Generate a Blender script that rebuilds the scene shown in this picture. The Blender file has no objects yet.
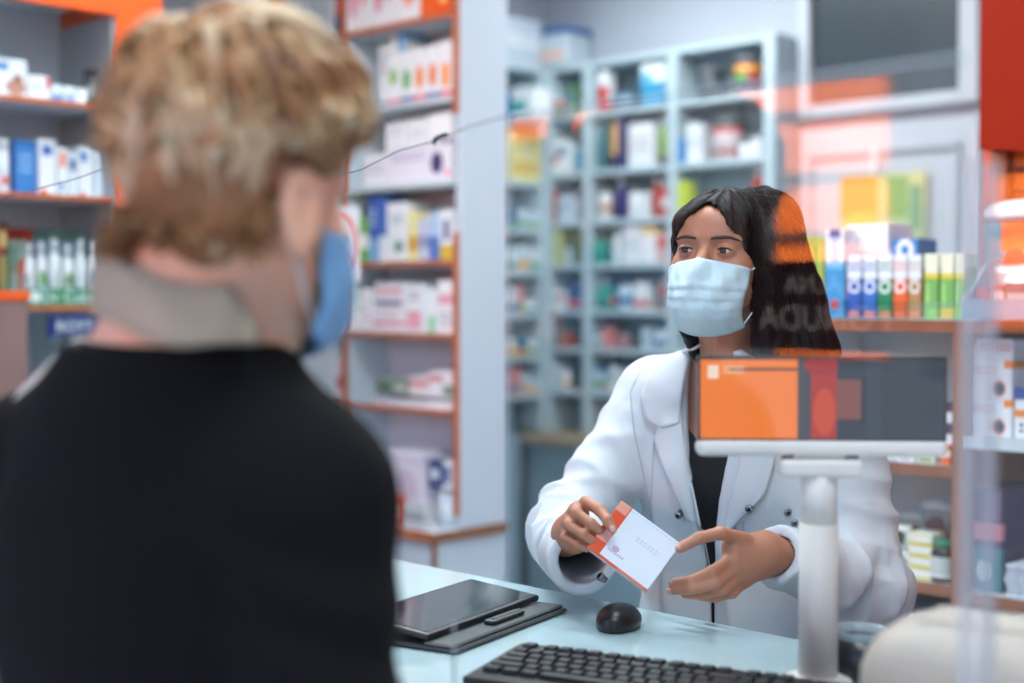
import bpy, bmesh, math, random
import numpy as np
from mathutils import Vector, Matrix
from mathutils.bvhtree import BVHTree

scene = bpy.context.scene
COL = scene.collection
rnd = random.Random(7)

# ------------------------------------------------------------------ camera
F = 1422.0                      # focal length in pixels of the 1024 px wide frame
CAMZ = 1.40
HOR = 300.0                     # horizon row
PITCH = math.atan((341.5 - HOR) / F)
cam_d = bpy.data.cameras.new('camera'); cam = bpy.data.objects.new('camera', cam_d)
COL.objects.link(cam); scene.camera = cam
cam.location = (0, 0, CAMZ); cam.rotation_euler = (math.pi/2 - PITCH, 0, 0)
cam_d.lens = 50.0; cam_d.sensor_width = 36.0
cam_d.dof.use_dof = True; cam_d.dof.focus_distance = 2.0; cam_d.dof.aperture_fstop = 1.85
cam_d.clip_start = .05

# ------------------------------------------------------------------ room frame: a runs right along the counter, b runs into the shop
S2 = math.sqrt(2)
def W(a, b, z=0.0):
    return Vector(((a + b)/S2, (b - a)/S2, z))
RZ = -math.pi/4                 # rotation of things that face -b
RZL = math.pi/4                 # rotation of things that face +a
def kx(px): return (px - 512.0)/F
def a_on(px, b): k = kx(px); return -b*(1-k)/(1+k)         # a where the ray of column px meets the plane b
def b_on(px, a): k = kx(px); return -a*(1+k)/(1-k)
def dep(a, b): return (b - a)/S2
def z_at(py, y): return CAMZ + (HOR - py)/F*y
def at(px, py, y): return Vector((kx(px)*y, y, z_at(py, y)))

# ------------------------------------------------------------------ world, sun, lights, exposure
w = bpy.data.worlds.new('world'); scene.world = w; w.use_nodes = True
nt = w.node_tree; nt.nodes.clear()
sky = nt.nodes.new('ShaderNodeTexSky'); sky.sky_type = 'NISHITA'; sky.sun_disc = False
sky.sun_elevation = math.radians(48); sky.sun_rotation = math.radians(20)
bg = nt.nodes.new('ShaderNodeBackground'); bg.inputs[1].default_value = 0.95
out = nt.nodes.new('ShaderNodeOutputWorld')
nt.links.new(sky.outputs[0], bg.inputs[0]); nt.links.new(bg.outputs[0], out.inputs[0])
sun_d = bpy.data.lights.new('sun', 'SUN'); sun = bpy.data.objects.new('sun', sun_d); COL.objects.link(sun)
sun_d.energy = 48.0; sun_d.angle = math.radians(1.0); sun_d.color = (1, .95, .87)
sun.rotation_euler = Vector((-1.15, -.35, -1.0)).to_track_quat('-Z', 'Y').to_euler()
def area(name, loc, sx, sy, power, color=(1, 1, 1), rot=(0, 0, RZ)):
    d = bpy.data.lights.new(name, 'AREA'); o = bpy.data.objects.new(name, d); COL.objects.link(o)
    d.shape = 'RECTANGLE'; d.size = sx; d.size_y = sy; d.energy = power; d.color = color
    o.location = loc; o.rotation_euler = rot
    return o
COOL = (.88, .97, 1.0)
area('ceiling_lamp_light', W(-1.55, 1.75, 2.83), 1.2, .3, 24, COOL)
area('ceiling_lamp_light', W(-.35, .75, 2.83), 1.2, .3, 26, COOL)
area('ceiling_lamp_light', W(-2.6, 3.55, 2.83), 1.2, .3, 22, COOL)
area('ceiling_lamp_light', W(-2.6, 1.75, 2.83), 1.2, .3, 34, COOL)
area('ceiling_lamp_light', W(-3.4, 3.9, 2.83), 1.0, .3, 16, COOL)
area('ceiling_lamp_light', W(-.95, 3.6, 2.83), 1.0, .3, 10, COOL)
LAMPS = [(-1.55, 1.75), (-.35, .75), (-2.6, 3.55), (-2.6, 1.75), (-3.4, 3.9), (-.95, 3.6)]
scene.view_settings.view_transform = 'Standard'; scene.view_settings.look = 'None'
scene.view_settings.gamma = 1.0; scene.view_settings.exposure = 0.0
scene.view_settings.use_curve_mapping = False
scene.cycles.use_denoising = True
scene.cycles.max_bounces = 10; scene.cycles.transparent_max_bounces = 12
scene.cycles.caustics_reflective = False; scene.cycles.caustics_refractive = False
scene.cycles.sample_clamp_indirect = 6.0

# ------------------------------------------------------------------ materials
MATS = {}
def hexc(h):
    h = h.lstrip('#'); v = [int(h[i:i+2], 16)/255 for i in (0, 2, 4)]
    return tuple(x/12.92 if x <= .04045 else ((x+.055)/1.055)**2.4 for x in v)
def col(c): return hexc(c) if isinstance(c, str) else c
def new_mat(name):
    m = bpy.data.materials.new(name); m.use_nodes = True
    n = m.node_tree; b = n.nodes['Principled BSDF']
    return m, n, b
def pm(name, c, rough=.5, metal=0., bump=0., crease=0., bscale=40., var=.06, vscale=6., coat=0., sss=0., spec=.5, stretch=None):
    """plain procedural material: base colour with a slight noise variation, and noise relief"""
    if name in MATS: return MATS[name]
    m, n, b = new_mat(name); c = col(c)
    N = n.nodes; L = n.links
    tc = N.new('ShaderNodeTexCoord')
    mp = N.new('ShaderNodeMapping'); L.new(tc.outputs['Object'], mp.inputs[0])
    if stretch: mp.inputs['Scale'].default_value = stretch
    nz = N.new('ShaderNodeTexNoise'); nz.inputs['Scale'].default_value = vscale; nz.inputs['Detail'].default_value = 4
    L.new(mp.outputs[0], nz.inputs['Vector'])
    r = N.new('ShaderNodeValToRGB'); r.color_ramp.elements[0].position = .3; r.color_ramp.elements[1].position = .7
    r.color_ramp.elements[0].color = (*[x*(1-var) for x in c], 1); r.color_ramp.elements[1].color = (*[min(1, x*(1+var)) for x in c], 1)
    L.new(nz.outputs['Fac'], r.inputs[0]); L.new(r.outputs[0], b.inputs['Base Color'])
    b.inputs['Roughness'].default_value = rough; b.inputs['Metallic'].default_value = metal
    b.inputs['Specular IOR Level'].default_value = spec
    if coat: b.inputs['Coat Weight'].default_value = coat
    if sss:
        b.inputs['Subsurface Weight'].default_value = sss
        b.inputs['Subsurface Radius'].default_value = (1, .35, .2); b.inputs['Subsurface Scale'].default_value = .006
    if bump:
        nb = N.new('ShaderNodeTexNoise'); nb.inputs['Scale'].default_value = bscale; nb.inputs['Detail'].default_value = 5
        L.new(mp.outputs[0], nb.inputs['Vector'])
        bp = N.new('ShaderNodeBump'); bp.inputs['Strength'].default_value = bump; bp.inputs['Distance'].default_value = .01
        L.new(nb.outputs['Fac'], bp.inputs['Height']); L.new(bp.outputs[0], b.inputs['Normal'])
        if crease:
            n2 = N.new('ShaderNodeTexNoise'); n2.inputs['Scale'].default_value = 9; n2.inputs['Detail'].default_value = 3; n2.inputs['Distortion'].default_value = .8
            n2.noise_type = 'RIDGED_MULTIFRACTAL'; L.new(mp.outputs[0], n2.inputs['Vector'])
            b2 = N.new('ShaderNodeBump'); b2.inputs['Strength'].default_value = crease; b2.inputs['Distance'].default_value = .012
            L.new(n2.outputs['Fac'], b2.inputs['Height']); L.new(b2.outputs[0], bp.inputs['Normal'])
    MATS[name] = m; return m
def glassy(name, tint=(1, 1, 1), ior=1.49, rough=0.0, extra=0.0):
    """thin clear sheet: transparent, with fresnel reflection"""
    if name in MATS: return MATS[name]
    m = bpy.data.materials.new(name); m.use_nodes = True; n = m.node_tree; n.nodes.clear(); N = n.nodes; L = n.links
    t = N.new('ShaderNodeBsdfTransparent'); t.inputs[0].default_value = (*tint, 1)
    g = N.new('ShaderNodeBsdfGlossy'); g.inputs['Roughness'].default_value = rough
    ge = N.new('ShaderNodeNewGeometry'); dt = N.new('ShaderNodeVectorMath'); dt.operation = 'DOT_PRODUCT'      # Schlick fresnel, alike on both faces
    L.new(ge.outputs['Incoming'], dt.inputs[0]); L.new(ge.outputs['Normal'], dt.inputs[1])
    def M(op, a, b_=0.0):
        q = N.new('ShaderNodeMath'); q.operation = op
        for i, v in enumerate((a, b_)):
            if isinstance(v, (int, float)): q.inputs[i].default_value = v
            else: L.new(v, q.inputs[i])
        return q
    r0 = ((ior-1)/(ior+1))**2
    f = M('ADD', M('MULTIPLY', M('POWER', M('SUBTRACT', 1.0, M('ABSOLUTE', dt.outputs['Value']).outputs[0]).outputs[0], 5.0).outputs[0], 1-r0).outputs[0], r0)
    mx = N.new('ShaderNodeMixShader'); o = N.new('ShaderNodeOutputMaterial')
    if extra:
        ad = N.new('ShaderNodeMath'); ad.operation = 'ADD'; ad.inputs[1].default_value = extra; L.new(f.outputs[0], ad.inputs[0]); L.new(ad.outputs[0], mx.inputs[0])
    else: L.new(f.outputs[0], mx.inputs[0])
    L.new(t.outputs[0], mx.inputs[1]); L.new(g.outputs[0], mx.inputs[2]); L.new(mx.outputs[0], o.inputs[0])
    MATS[name] = m; return m
def frosty(name, c, alpha=.5, rough=.3):
    """translucent plastic film or edge: part see-through, part diffuse"""
    if name in MATS: return MATS[name]
    m, n, b = new_mat(name); b.inputs['Base Color'].default_value = (*col(c), 1); b.inputs['Roughness'].default_value = rough
    b.inputs['Alpha'].default_value = alpha
    MATS[name] = m; return m
def emis(name, c, s):
    if name in MATS: return MATS[name]
    m, n, b = new_mat(name); b.inputs['Base Color'].default_value = (*col(c), 1)
    b.inputs['Emission Color'].default_value = (*col(c), 1); b.inputs['Emission Strength'].default_value = s
    MATS[name] = m; return m

def print_mat(base, shapes, rough=.42, key=None):
    """flat print on packaging, in Generated coordinates (x across, z up).
    shapes: ('rect', x0, x1, z0, z1, colour) / ('disc', cx, cz, rx, rz, colour) / ('text', x0, x1, z0, z1, colour, rows)"""
    k = ('print', base, tuple(shapes))
    if k in MATS: return MATS[k]
    m, n, b = new_mat('printed_card'); N = n.nodes; L = n.links
    tc = N.new('ShaderNodeTexCoord'); sp = N.new('ShaderNodeSeparateXYZ'); L.new(tc.outputs['Generated'], sp.inputs[0])
    X, Z = sp.outputs[0], sp.outputs[2]
    def M(op, a, b_=None):
        q = N.new('ShaderNodeMath'); q.operation = op
        for i, v in enumerate((a, b_)):
            if v is None: continue
            if isinstance(v, (int, float)): q.inputs[i].default_value = v
            else: L.new(v, q.inputs[i])
        return q.outputs[0]
    cur = None
    for s in shapes:
        if s[0] in ('rect', 'text'):
            x0, x1, z0, z1 = s[1:5]
            f = M('MULTIPLY', M('MULTIPLY', M('GREATER_THAN', X, x0), M('LESS_THAN', X, x1)),
                  M('MULTIPLY', M('GREATER_THAN', Z, z0), M('LESS_THAN', Z, z1)))
            c = s[5]
            if s[0] == 'text':
                rows = s[6]
                fr = M('FRACT', M('MULTIPLY', M('SUBTRACT', Z, z0), rows/(z1-z0)))
                wv = M('SINE', M('MULTIPLY', X, 70.0/(x1-x0)*.6)); 
                f = M('MULTIPLY', f, M('MULTIPLY', M('GREATER_THAN', fr, .45), M('GREATER_THAN', wv, -.35)))
        else:
            cx, cz, rx, rz, c = s[1:6]
            dx = M('DIVIDE', M('SUBTRACT', X, cx), rx); dz = M('DIVIDE', M('SUBTRACT', Z, cz), rz)
            f = M('LESS_THAN', M('ADD', M('MULTIPLY', dx, dx), M('MULTIPLY', dz, dz)), 1.0)
        mx = N.new('ShaderNodeMix'); mx.data_type = 'RGBA'
        L.new(f, mx.inputs['Factor'])
        if cur is None: mx.inputs['A'].default_value = (*col(base), 1)
        else: L.new(cur, mx.inputs['A'])
        mx.inputs['B'].default_value = (*col(c), 1); cur = mx.outputs['Result']
    if cur is None: b.inputs['Base Color'].default_value = (*col(base), 1)
    else: L.new(cur, b.inputs['Base Color'])
    b.inputs['Roughness'].default_value = rough
    MATS[k] = m; return m

WHITE = pm('white_laminate', '#dfe5ea', .35, var=.02)
COOLWHITE = pm('cool_white_laminate', '#cdd9e0', .35, var=.03)
ORANGE = pm('orange_laminate', '#e2571a', .4, var=.05)
ORANGEWOOD = pm('orange_wood_edge', '#b86a48', .45, var=.15, vscale=20)
BROWNWOOD = pm('brown_wood_edge', '#8f5f45', .5, var=.15, vscale=20)
GREYWALL = pm('painted_wall', '#b1b7c2', .7, var=.02)

# ------------------------------------------------------------------ mesh helpers
def tag(o, label=None, cat=None, group=None, kind=None):
    if label: o['label'] = label
    if cat: o['category'] = cat
    if group: o['group'] = group
    if kind: o['kind'] = kind
    return o
def link(name, me, m=None, parent=None, loc=None, rz=None):
    o = bpy.data.objects.new(name, me); COL.objects.link(o)
    for x in (m if isinstance(m, (list, tuple)) else [m]):
        if x is not None and me is not None: me.materials.append(x)
    if loc is not None: o.location = loc
    if rz is not None: o.rotation_euler = (0, 0, rz)
    if parent: o.parent = parent
    return o
def empty(name, loc, rz=0.0):
    o = bpy.data.objects.new(name, None); COL.objects.link(o); o.location = loc; o.rotation_euler = (0, 0, rz); o.empty_display_size = .05
    return o
class MB:
    def __init__(s): s.bm = bmesh.new()
    def box(s, x0, x1, y0, y1, z0, z1, bevel=0.0, seg=1, mi=0):
        t = bmesh.new(); bmesh.ops.create_cube(t, size=1)
        bmesh.ops.scale(t, vec=(max(abs(x1-x0), 1e-5), max(abs(y1-y0), 1e-5), max(abs(z1-z0), 1e-5)), verts=t.verts)
        bmesh.ops.translate(t, vec=((x0+x1)/2, (y0+y1)/2, (z0+z1)/2), verts=t.verts)
        if bevel: bmesh.ops.bevel(t, geom=t.edges[:], offset=bevel, segments=seg, affect='EDGES', profile=.5)
        s._add(t, mi); return s
    def _add(s, t, mi=0, mat=None):
        if mat is not None: bmesh.ops.transform(t, matrix=mat, verts=t.verts)
        for f in t.faces: f.material_index = mi
        me = bpy.data.meshes.new('tmp'); t.to_mesh(me); t.free(); s.bm.from_mesh(me); bpy.data.meshes.remove(me)
    def lathe(s, prof, n=20, mi=0, mat=None, smooth=True, cap=True):
        t = bmesh.new(); rings = []
        for r, z in prof:
            rings.append([t.verts.new((r*math.cos(2*math.pi*i/n), r*math.sin(2*math.pi*i/n), z)) for i in range(n)])
        for A, B in zip(rings, rings[1:]):
            for i in range(n):
                f = t.faces.new((A[i], A[(i+1) % n], B[(i+1) % n], B[i])); f.smooth = smooth
        if cap:
            t.faces.new(list(reversed(rings[0]))); t.faces.new(rings[-1])
        s._add(t, mi, mat); return s
    def prism(s, pts, y0, y1, mi=0, mat=None, bevel=0):
        """polygon in x,z extruded along y"""
        t = bmesh.new(); A = [t.verts.new((x, y0, z)) for x, z in pts]; B = [t.verts.new((x, y1, z)) for x, z in pts]
        n = len(pts); t.faces.new(A); t.faces.new(list(reversed(B)))
        for i in range(n): t.faces.new((A[(i+1) % n], A[i], B[i], B[(i+1) % n]))
        bmesh.ops.recalc_face_normals(t, faces=t.faces[:])
        if bevel: bmesh.ops.bevel(t, geom=t.edges[:], offset=bevel, segments=1, affect='EDGES')
        s._add(t, mi, mat); return s
    def tube(s, pts, r, n=8, mi=0, flat=1.0, cap=True):
        pts = [Vector(p) for p in pts]; R = r if isinstance(r, (list, tuple)) else [r]*len(pts)
        t = bmesh.new(); rings = []; up = Vector((0, 0, 1)); prev = None
        for i, p in enumerate(pts):
            d = (pts[min(i+1, len(pts)-1)] - pts[max(i-1, 0)])
            d = d.normalized() if d.length > 1e-9 else Vector((0, 0, 1))
            if prev is None:
                u = d.cross(up); 
                if u.length < 1e-3: u = d.cross(Vector((1, 0, 0)))
            else: u = prev - d*prev.dot(d)
            u.normalize(); v = d.cross(u); prev = u
            rings.append([t.verts.new(p + u*R[i]*math.cos(2*math.pi*j/n) + v*R[i]*flat*math.sin(2*math.pi*j/n)) for j in range(n)])
        for A, B in zip(rings, rings[1:]):
            for j in range(n):
                f = t.faces.new((A[j], A[(j+1) % n], B[(j+1) % n], B[j])); f.smooth = True
        if cap: t.faces.new(list(reversed(rings[0]))); t.faces.new(rings[-1])
        s._add(t, mi); return s
    def mesh(s, name='mesh'):
        me = bpy.data.meshes.new(name); bmesh.ops.recalc_face_normals(s.bm, faces=s.bm.faces[:]); s.bm.to_mesh(me); s.bm.free(); return me
    def build(s, name, m, parent=None, loc=None, rz=None): return link(name, s.mesh(name), m, parent, loc, rz)
def box(name, m, x0, x1, y0, y1, z0, z1, parent=None, bevel=.0, loc=None, rz=None):
    return MB().box(x0, x1, y0, y1, z0, z1, bevel).build(name, m, parent, loc, rz)
def struct(name, m, a0, a1, b0, b1, z0, z1, bevel=0.0):
    o = box(name, m, a0, a1, b0, b1, z0, z1, None, bevel, (0, 0, 0), RZ); o['kind'] = 'structure'; return o
def grid_mesh(name, P, thick=0.0, smooth=True, closed=False):
    """P[i][j] -> sheet; thick gives it real thickness along the normals"""
    ni, nj = len(P), len(P[0]); P = [[Vector(p) for p in r] for r in P]
    bm = bmesh.new()
    def nrm(i, j):
        a = P[min(i+1, ni-1)][j]-P[max(i-1, 0)][j]; b = P[i][min(j+1, nj-1)]-P[i][max(j-1, 0)]
        n = a.cross(b); return n.normalized() if n.length > 1e-12 else Vector((0, 0, 1))
    A = [[bm.verts.new(P[i][j]) for j in range(nj)] for i in range(ni)]
    fs = []
    for i in range(ni-1):
        for j in range(nj-1): fs.append(bm.faces.new((A[i][j], A[i+1][j], A[i+1][j+1], A[i][j+1])))
    if thick:
        B = [[bm.verts.new(P[i][j]-nrm(i, j)*thick) for j in range(nj)] for i in range(ni)]
        for i in range(ni-1):
            for j in range(nj-1): fs.append(bm.faces.new((B[i][j+1], B[i+1][j+1], B[i+1][j], B[i][j])))
        for i in range(ni-1):
            fs.append(bm.faces.new((A[i+1][0], A[i][0], B[i][0], B[i+1][0]))); fs.append(bm.faces.new((A[i][nj-1], A[i+1][nj-1], B[i+1][nj-1], B[i][nj-1])))
        for j in range(nj-1):
            fs.append(bm.faces.new((A[0][j], A[0][j+1], B[0][j+1], B[0][j]))); fs.append(bm.faces.new((A[ni-1][j+1], A[ni-1][j], B[ni-1][j], B[ni-1][j+1])))
    for f in fs: f.smooth = smooth
    bmesh.ops.recalc_face_normals(bm, faces=bm.faces[:])
    me = bpy.data.meshes.new(name); bm.to_mesh(me); bm.free(); return me
def text_obj(name, s, size, m, loc, rot, parent=None, ext=.0008, align='LEFT', sx=1.0, bold=False):
    cu = bpy.data.curves.new('t', 'FONT'); cu.body = s; cu.size = size; cu.extrude = ext; cu.align_x = align; cu.resolution_u = 3
    if bold: cu.offset = size*.02
    o = bpy.data.objects.new('t', cu); COL.objects.link(o)
    dg = bpy.context.evaluated_depsgraph_get(); me = bpy.data.meshes.new_from_object(o.evaluated_get(dg)); me.name = name
    bpy.data.objects.remove(o); bpy.data.curves.remove(cu)
    me.materials.clear(); r = link(name, me, m, parent); r.location = loc; r.rotation_euler = rot; r.scale = (sx, 1, 1)
    return r

ORD = ['first', 'second', 'third', 'fourth', 'fifth', 'sixth', 'seventh', 'eighth', 'ninth', 'tenth', 'eleventh', 'twelfth', 'thirteenth', 'fourteenth', 'fifteenth', 'sixteenth']
# ================================================================== THE SETTING
FLOOR = pm('pale_glossy_floor', '#bccad2', .16, var=.05, vscale=2)
struct('floor', FLOOR, -4.6, 2.2, -1.0, 4.8, -.06, 0)
struct('ceiling', pm('ceiling_paint', '#e8ecee', .8, var=.01), -4.6, 2.2, -1.0, 4.8, 2.9, 3.0)
struct('wall_back', GREYWALL, -4.6, 2.2, 4.58, 4.7, 0, 2.9)
struct('wall_left', GREYWALL, -4.5, -4.38, -1.0, 4.58, 0, 2.9)
struct('wall_right', GREYWALL, 2.0, 2.1, -1.0, 4.58, 0, 2.9)
struct('wall_partition', pm('orange_wall', '#d9551c', .55, var=.05), -1.50, 2.0, 2.98, 3.06, 0, 2.9)
struct('ceiling_slab', pm('roof_slab', '#9a9a98', .9), -4.7, 2.3, -1.2, 4.9, 3.0, 3.2)
# shop front behind the customer: mullions, transom, glass left open to the street
SF = pm('aluminium_frame', '#8f979c', .4, .6)
for i, (a0, a1) in enumerate([(-4.6, -3.45), (-2.62, -2.58), (-.6, -.55), (.9, .95), (1.95, 2.2)]):
    struct('trim_%d' % (i+1), SF, a0, a1, -1.0, -.94, 0, 2.9)
struct('trim_6', SF, -3.45, 1.95, -1.0, -.94, 2.62, 2.9)
struct('trim_7', SF, -3.45, 1.95, -.99, -.95, 0, .12)
# street and the facade over the road
struct('ground', pm('asphalt', '#3c3c3e', .9, bump=.3), -30, 30, -40, -1.0, -.16, -.06)
fac = empty('street_facade', W(-5, -6.2, -.06), RZ); tag(fac, 'sunlit cream building across the street with orange panels', 'building')
FW = pm('sunlit_render', '#3a3c42', .8, var=.06)
box('wall', FW, -7.5, 9.5, -1.0, 0, 0, 3.15, fac)
box('cornice', pm('facade_orange', '#f07020', .6), -7.5, .35, 0, .10, 2.70, 2.86, fac)
for (x, x2, z0, z1) in ((.33, 1.06-.66+.75, 1.1, 2.62), (-1.16, -1.04, 2.1, 2.75), (-.78, -.60, 2.1, 2.75), (-2.9, -2.3, 1.2, 2.4), (1.75, 2.6, 1.3, 2.4), (4.0, 5.0, 1.1, 2.6), (6.4, 7.4, 1.1, 2.6)):
    f = box('orange_panel', MATS['facade_orange'], x-.8, x2-.8, 0, .05, z0, z1, fac)
    if x2-x > .5:
        box('dark_rail', pm('dark_rail', '#2a2d33', .5), x-.85, x2-.75, .05, .09, 2.24, 2.29, f)
        box('dark_rail', MATS['dark_rail'], x-.85, x2-.75, .05, .09, 1.86, 1.90, f)
for x in (-5.5, -3.9, -2.2, .6, 2.4, 5.2): box('window', pm('facade_glass', '#202830', .15), x, x+.45, -.01, .02, 1.0, 2.5, fac)
# hanging poster in the shop window, its lettering turned to the room
ps = empty('window_sign', W(-2.45, -.84, 1.29), RZ); tag(ps, 'maroon sign with grey capitals and added glow hung in the shop front behind the customer', 'sign')
box('board', emis('maroon_added_glow', '#4a1216', .55), -.15, 1.1, -.01, 0, 0, .195, ps)  # board and letters given an added glow to brighten the poster's reflection
LG = emis('grey_letters_added_glow', '#c9b4ae', 1.6)
rotp = (math.pi/2, 0, math.pi)
text_obj('lettering', 'SPECIJALNA', .058, LG, (.945, .003, .125), rotp, ps, sx=.96)
text_obj('lettering', 'PONUDA', .078, LG, (.915, .003, .045), rotp, ps)

# ceiling lamps (out of the frame, they light the shop)
for i, (a, b) in enumerate(LAMPS):
    o = MB().box(-.63, .63, -.18, .18, -.03, 0, .004).build('ceiling_light', WHITE, None, W(a, b, 2.9), RZ)
    tag(o, 'white rectangular ceiling light ' + ['above the pharmacist', 'above the camera side of the counter', 'in front of the back shelving', 'in front of the middle cabinet', 'nearest the far corner', 'above the right half of the shop'][i], 'lamp', 'ceiling lights')

# ---- big framed upper pane and door panel in the back wall
wa0, wa1 = a_on(797, 4.54), a_on(976, 4.54); pa0, pa1 = a_on(808, 4.54), a_on(957, 4.54)
dmid = dep((wa0+wa1)/2, 4.54)
zsill, zpane, zline = z_at(112, dmid), z_at(99, dmid), z_at(121, dmid)
FR = pm('window_frame_paint', '#bcc3cb', .4, var=.03)
win = empty('window_1', W(wa0, 4.58, zsill), RZ); win['kind'] = 'structure'
ww = wa1-wa0; pl = pa0-wa0; pr = pa1-wa0; zt = 2.86-zsill; zp = zpane-zsill
box('frame', FR, 0, pl, -.05, 0, 0, zt, win, .004); box('frame', FR, pr, ww, -.05, 0, 0, zt, win, .004)
box('frame', FR, pl, pr, -.05, 0, 0, zp, win, .004)
box('pane', pm('dark_pane', '#39444a', .25, var=.12, vscale=3), pl, pr, -.02, 0, zp, zt, win)
d1 = empty('door_1', W(wa0, 4.58, 0), RZ); d1['kind'] = 'structure'
box('door_leaf', FR, 0, ww, -.035, 0, 0, zline-.01, d1, .004)
zi0 = zline-.10
for (x0, x1, z0, z1) in ((.05, ww-.06, zi0-.02, zi0), (.05, .07, .95, zi0), (ww-.08, ww-.06, .95, zi0), (.05, ww-.06, .93, .95)):
    box('moulding', pm('moulding_grey', '#a9b1bb', .45), x0, x1, -.05, -.035, z0, z1, d1, .003)  # mouldings in a darker grey than the door leaf
box('mullion', pm('pale_mullion', '#d8dee4', .4), pr-.33, pr-.31, -.055, -.035, 1.6, zi0, d1)
# framed yellow and green picture on the door
pa, pb = a_on(836, 4.50), a_on(921, 4.50); dd = dep((pa+pb)/2, 4.5)
o = empty('picture', W(pa, 4.53, z_at(238, dd)), RZ); tag(o, 'blurred yellow and green poster fixed to the pale grey door', 'poster')
h = (238-174)/F*dd
box('sheet', print_mat('#cfc98a', [('rect', 0, .45, .3, 1, '#e8a24c'), ('rect', .5, 1, 0, .5, '#b7c49a'), ('rect', .55, .8, .3, .95, '#8fae62'), ('rect', .1, .4, .1, .4, '#e9c25e'), ('rect', .82, .96, .1, .8, '#7fa37a')]), 0, pb-pa, -.006, 0, 0, h, o)

# ---- white door with orange board left of the middle cabinet (seen under the customer's mask)
lb = 2.95
segs = [(250, 271, WHITE, 0), (271, 284, ORANGE, .02), (284, 307, WHITE, 0), (307, 309, pm('grey_seam', '#7a838b', .5), -.01), (309, 332, COOLWHITE, .0)]
o = empty('door_2', W(a_on(250, lb), lb, 0), RZ); o['kind'] = 'structure'; A0 = a_on(250, lb)
for (p0, p1, m_, pr_) in segs:
    box('orange_board' if m_ is ORANGE else 'panel', m_, a_on(p0, lb)-A0, a_on(p1, lb)-A0-.001, -pr_, .04, 0, 2.86, o, .002)

# ================================================================== CABINETS
def cabinet(name, label, loc, rz): 
    o = empty(name, loc, rz); tag(o, label, 'cabinet'); return o
# ---- middle cabinet (fronts on b = 2.855), local x = a - MA0, y = b - MB
MBp = 2.855; MA1 = a_on(457, MBp); MAd = a_on(346, MBp); MA0 = a_on(333, MBp)
mdx = MA1-MAd
SHZ = []
for py in (14, 97, 180, 260, 334, 411):
    SHZ.append(z_at(py, dep(a_on(450, MBp), MBp)))
cabM = cabinet('display_cabinet', 'tall white open cabinet with orange-edged shelves behind the customer', W(MA0, MBp, 0), RZ)
LW = MA1-MA0; DX = MAd-MA0
DB = .19
box('side_panel', pm('side_panel_white', '#c8d2de', .3, var=.015), LW-.004, LW+.018, 0, DB, .72, 2.88, cabM, .001)
box('edge_strip', ORANGEWOOD, LW-.006, LW+.012, -.012, 0, .76, 1.6, cabM)
box('edge_strip', ORANGEWOOD, LW-.006, LW+.012, -.012, 0, 1.95, 2.88, cabM)
box('divider', COOLWHITE, DX-.008, DX+.010, 0, DB, .76, 2.88, cabM)
box('edge_strip', ORANGEWOOD, DX-.009, DX+.011, -.010, 0, .76, 2.88, cabM)
box('back_panel', pm('cab_back', '#dadce6', .5, var=.03), 0, LW, DB-.012, DB, .72, 2.88, cabM)
box('side_panel', COOLWHITE, -.018, 0, 0, DB, .72, 2.88, cabM)
for i, z in enumerate(SHZ):
    s = box('shelf', COOLWHITE, DX+.012, LW-.006, .002, DB-.012, z-.018, z, cabM)
    box('edge_strip', ORANGEWOOD if i not in (1, 2) else COOLWHITE, DX+.012, LW-.006, -.010, .002, z-.015, z+.001, s)
    s = box('shelf', COOLWHITE, 0, DX-.01, .002, DB-.012, z-.018, z, cabM)
    box('edge_strip', ORANGEWOOD, 0, DX-.01, -.010, .002, z-.015, z+.001, s)
# base unit with worktop, corner at px 430
bb = b_on(430, MA1)
bs = box('base_unit', pm('base_unit_white', '#c4ced8', .22), 0, LW+.018, bb-MBp, DB, .02, .70, cabM, .002)
box('worktop', WHITE, 0, LW+.02, bb-MBp-.005, DB, .70, .722, cabM)
box('worktop_edge', ORANGEWOOD, 0, LW+.022, bb-MBp-.012, bb-MBp-.005, .694, .724, cabM)
box('worktop_edge', BROWNWOOD, LW+.02, LW+.026, bb-MBp-.012, DB, .694, .724, cabM)
box('edge_strip', BROWNWOOD, LW+.012, LW+.024, bb-MBp-.008, bb-MBp+.006, .02, .694, bs)

# ---- left cabinet (front on a = -3.44) local x = b, y = -(a+3.44)
LA = -3.44; lb1 = b_on(112, LA); lb0 = lb1-1.05
cabL = cabinet('display_cabinet', 'grey-blue glazed cabinet with orange header and shelves at far left', W(LA, lb0, 0), RZL)
LLW = lb1-lb0
dl = dep(LA, b_on(50, LA))
LZ = [z_at(101, dl), z_at(195, dl), z_at(306, dl)]
LH = z_at(13, dep(LA, b_on(80, LA)))
BL = pm('cabinet_back_blue', '#bcd0da', .35, var=.04)
box('back_panel', BL, 0, LLW, .28, .30, .72, 2.2, cabL)
box('side_panel', BL, -.02, 0, 0, .30, 0, 2.4, cabL)
ob = b_on(161, LA)-lb0
box('side_panel', ORANGE, LLW+.012, ob, -.02, .30, 0, 2.88, cabL, .003)
box('edge_strip', pm('steel_strip', '#9aa7ae', .3, .4), LLW, LLW+.012, -.008, .3, .72, LH, cabL)
box('header', ORANGE, -.02, LLW+.012, -.022, -.004, LH, 2.88, cabL, .003)
box('top_panel', COOLWHITE, 0, LLW, -.002, .28, 2.2, 2.22, cabL)
for z in LZ:
    s = box('shelf', COOLWHITE, 0, LLW, 0, .28, z-.010, z, cabL)
    box('edge_strip', pm('dull_orange_edge', '#c9652f', .5), 0, LLW, -.010, 0, z-.011, z+.001, s)
box('base_unit', WHITE, 0, LLW, -.05, .28, 0, .9, cabL, .003)
box('glass_door', glassy('cabinet_glass', (.97, .985, .99), 1.45), .0, LLW, -.032, -.028, .92, LH-.002, cabL)

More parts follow.
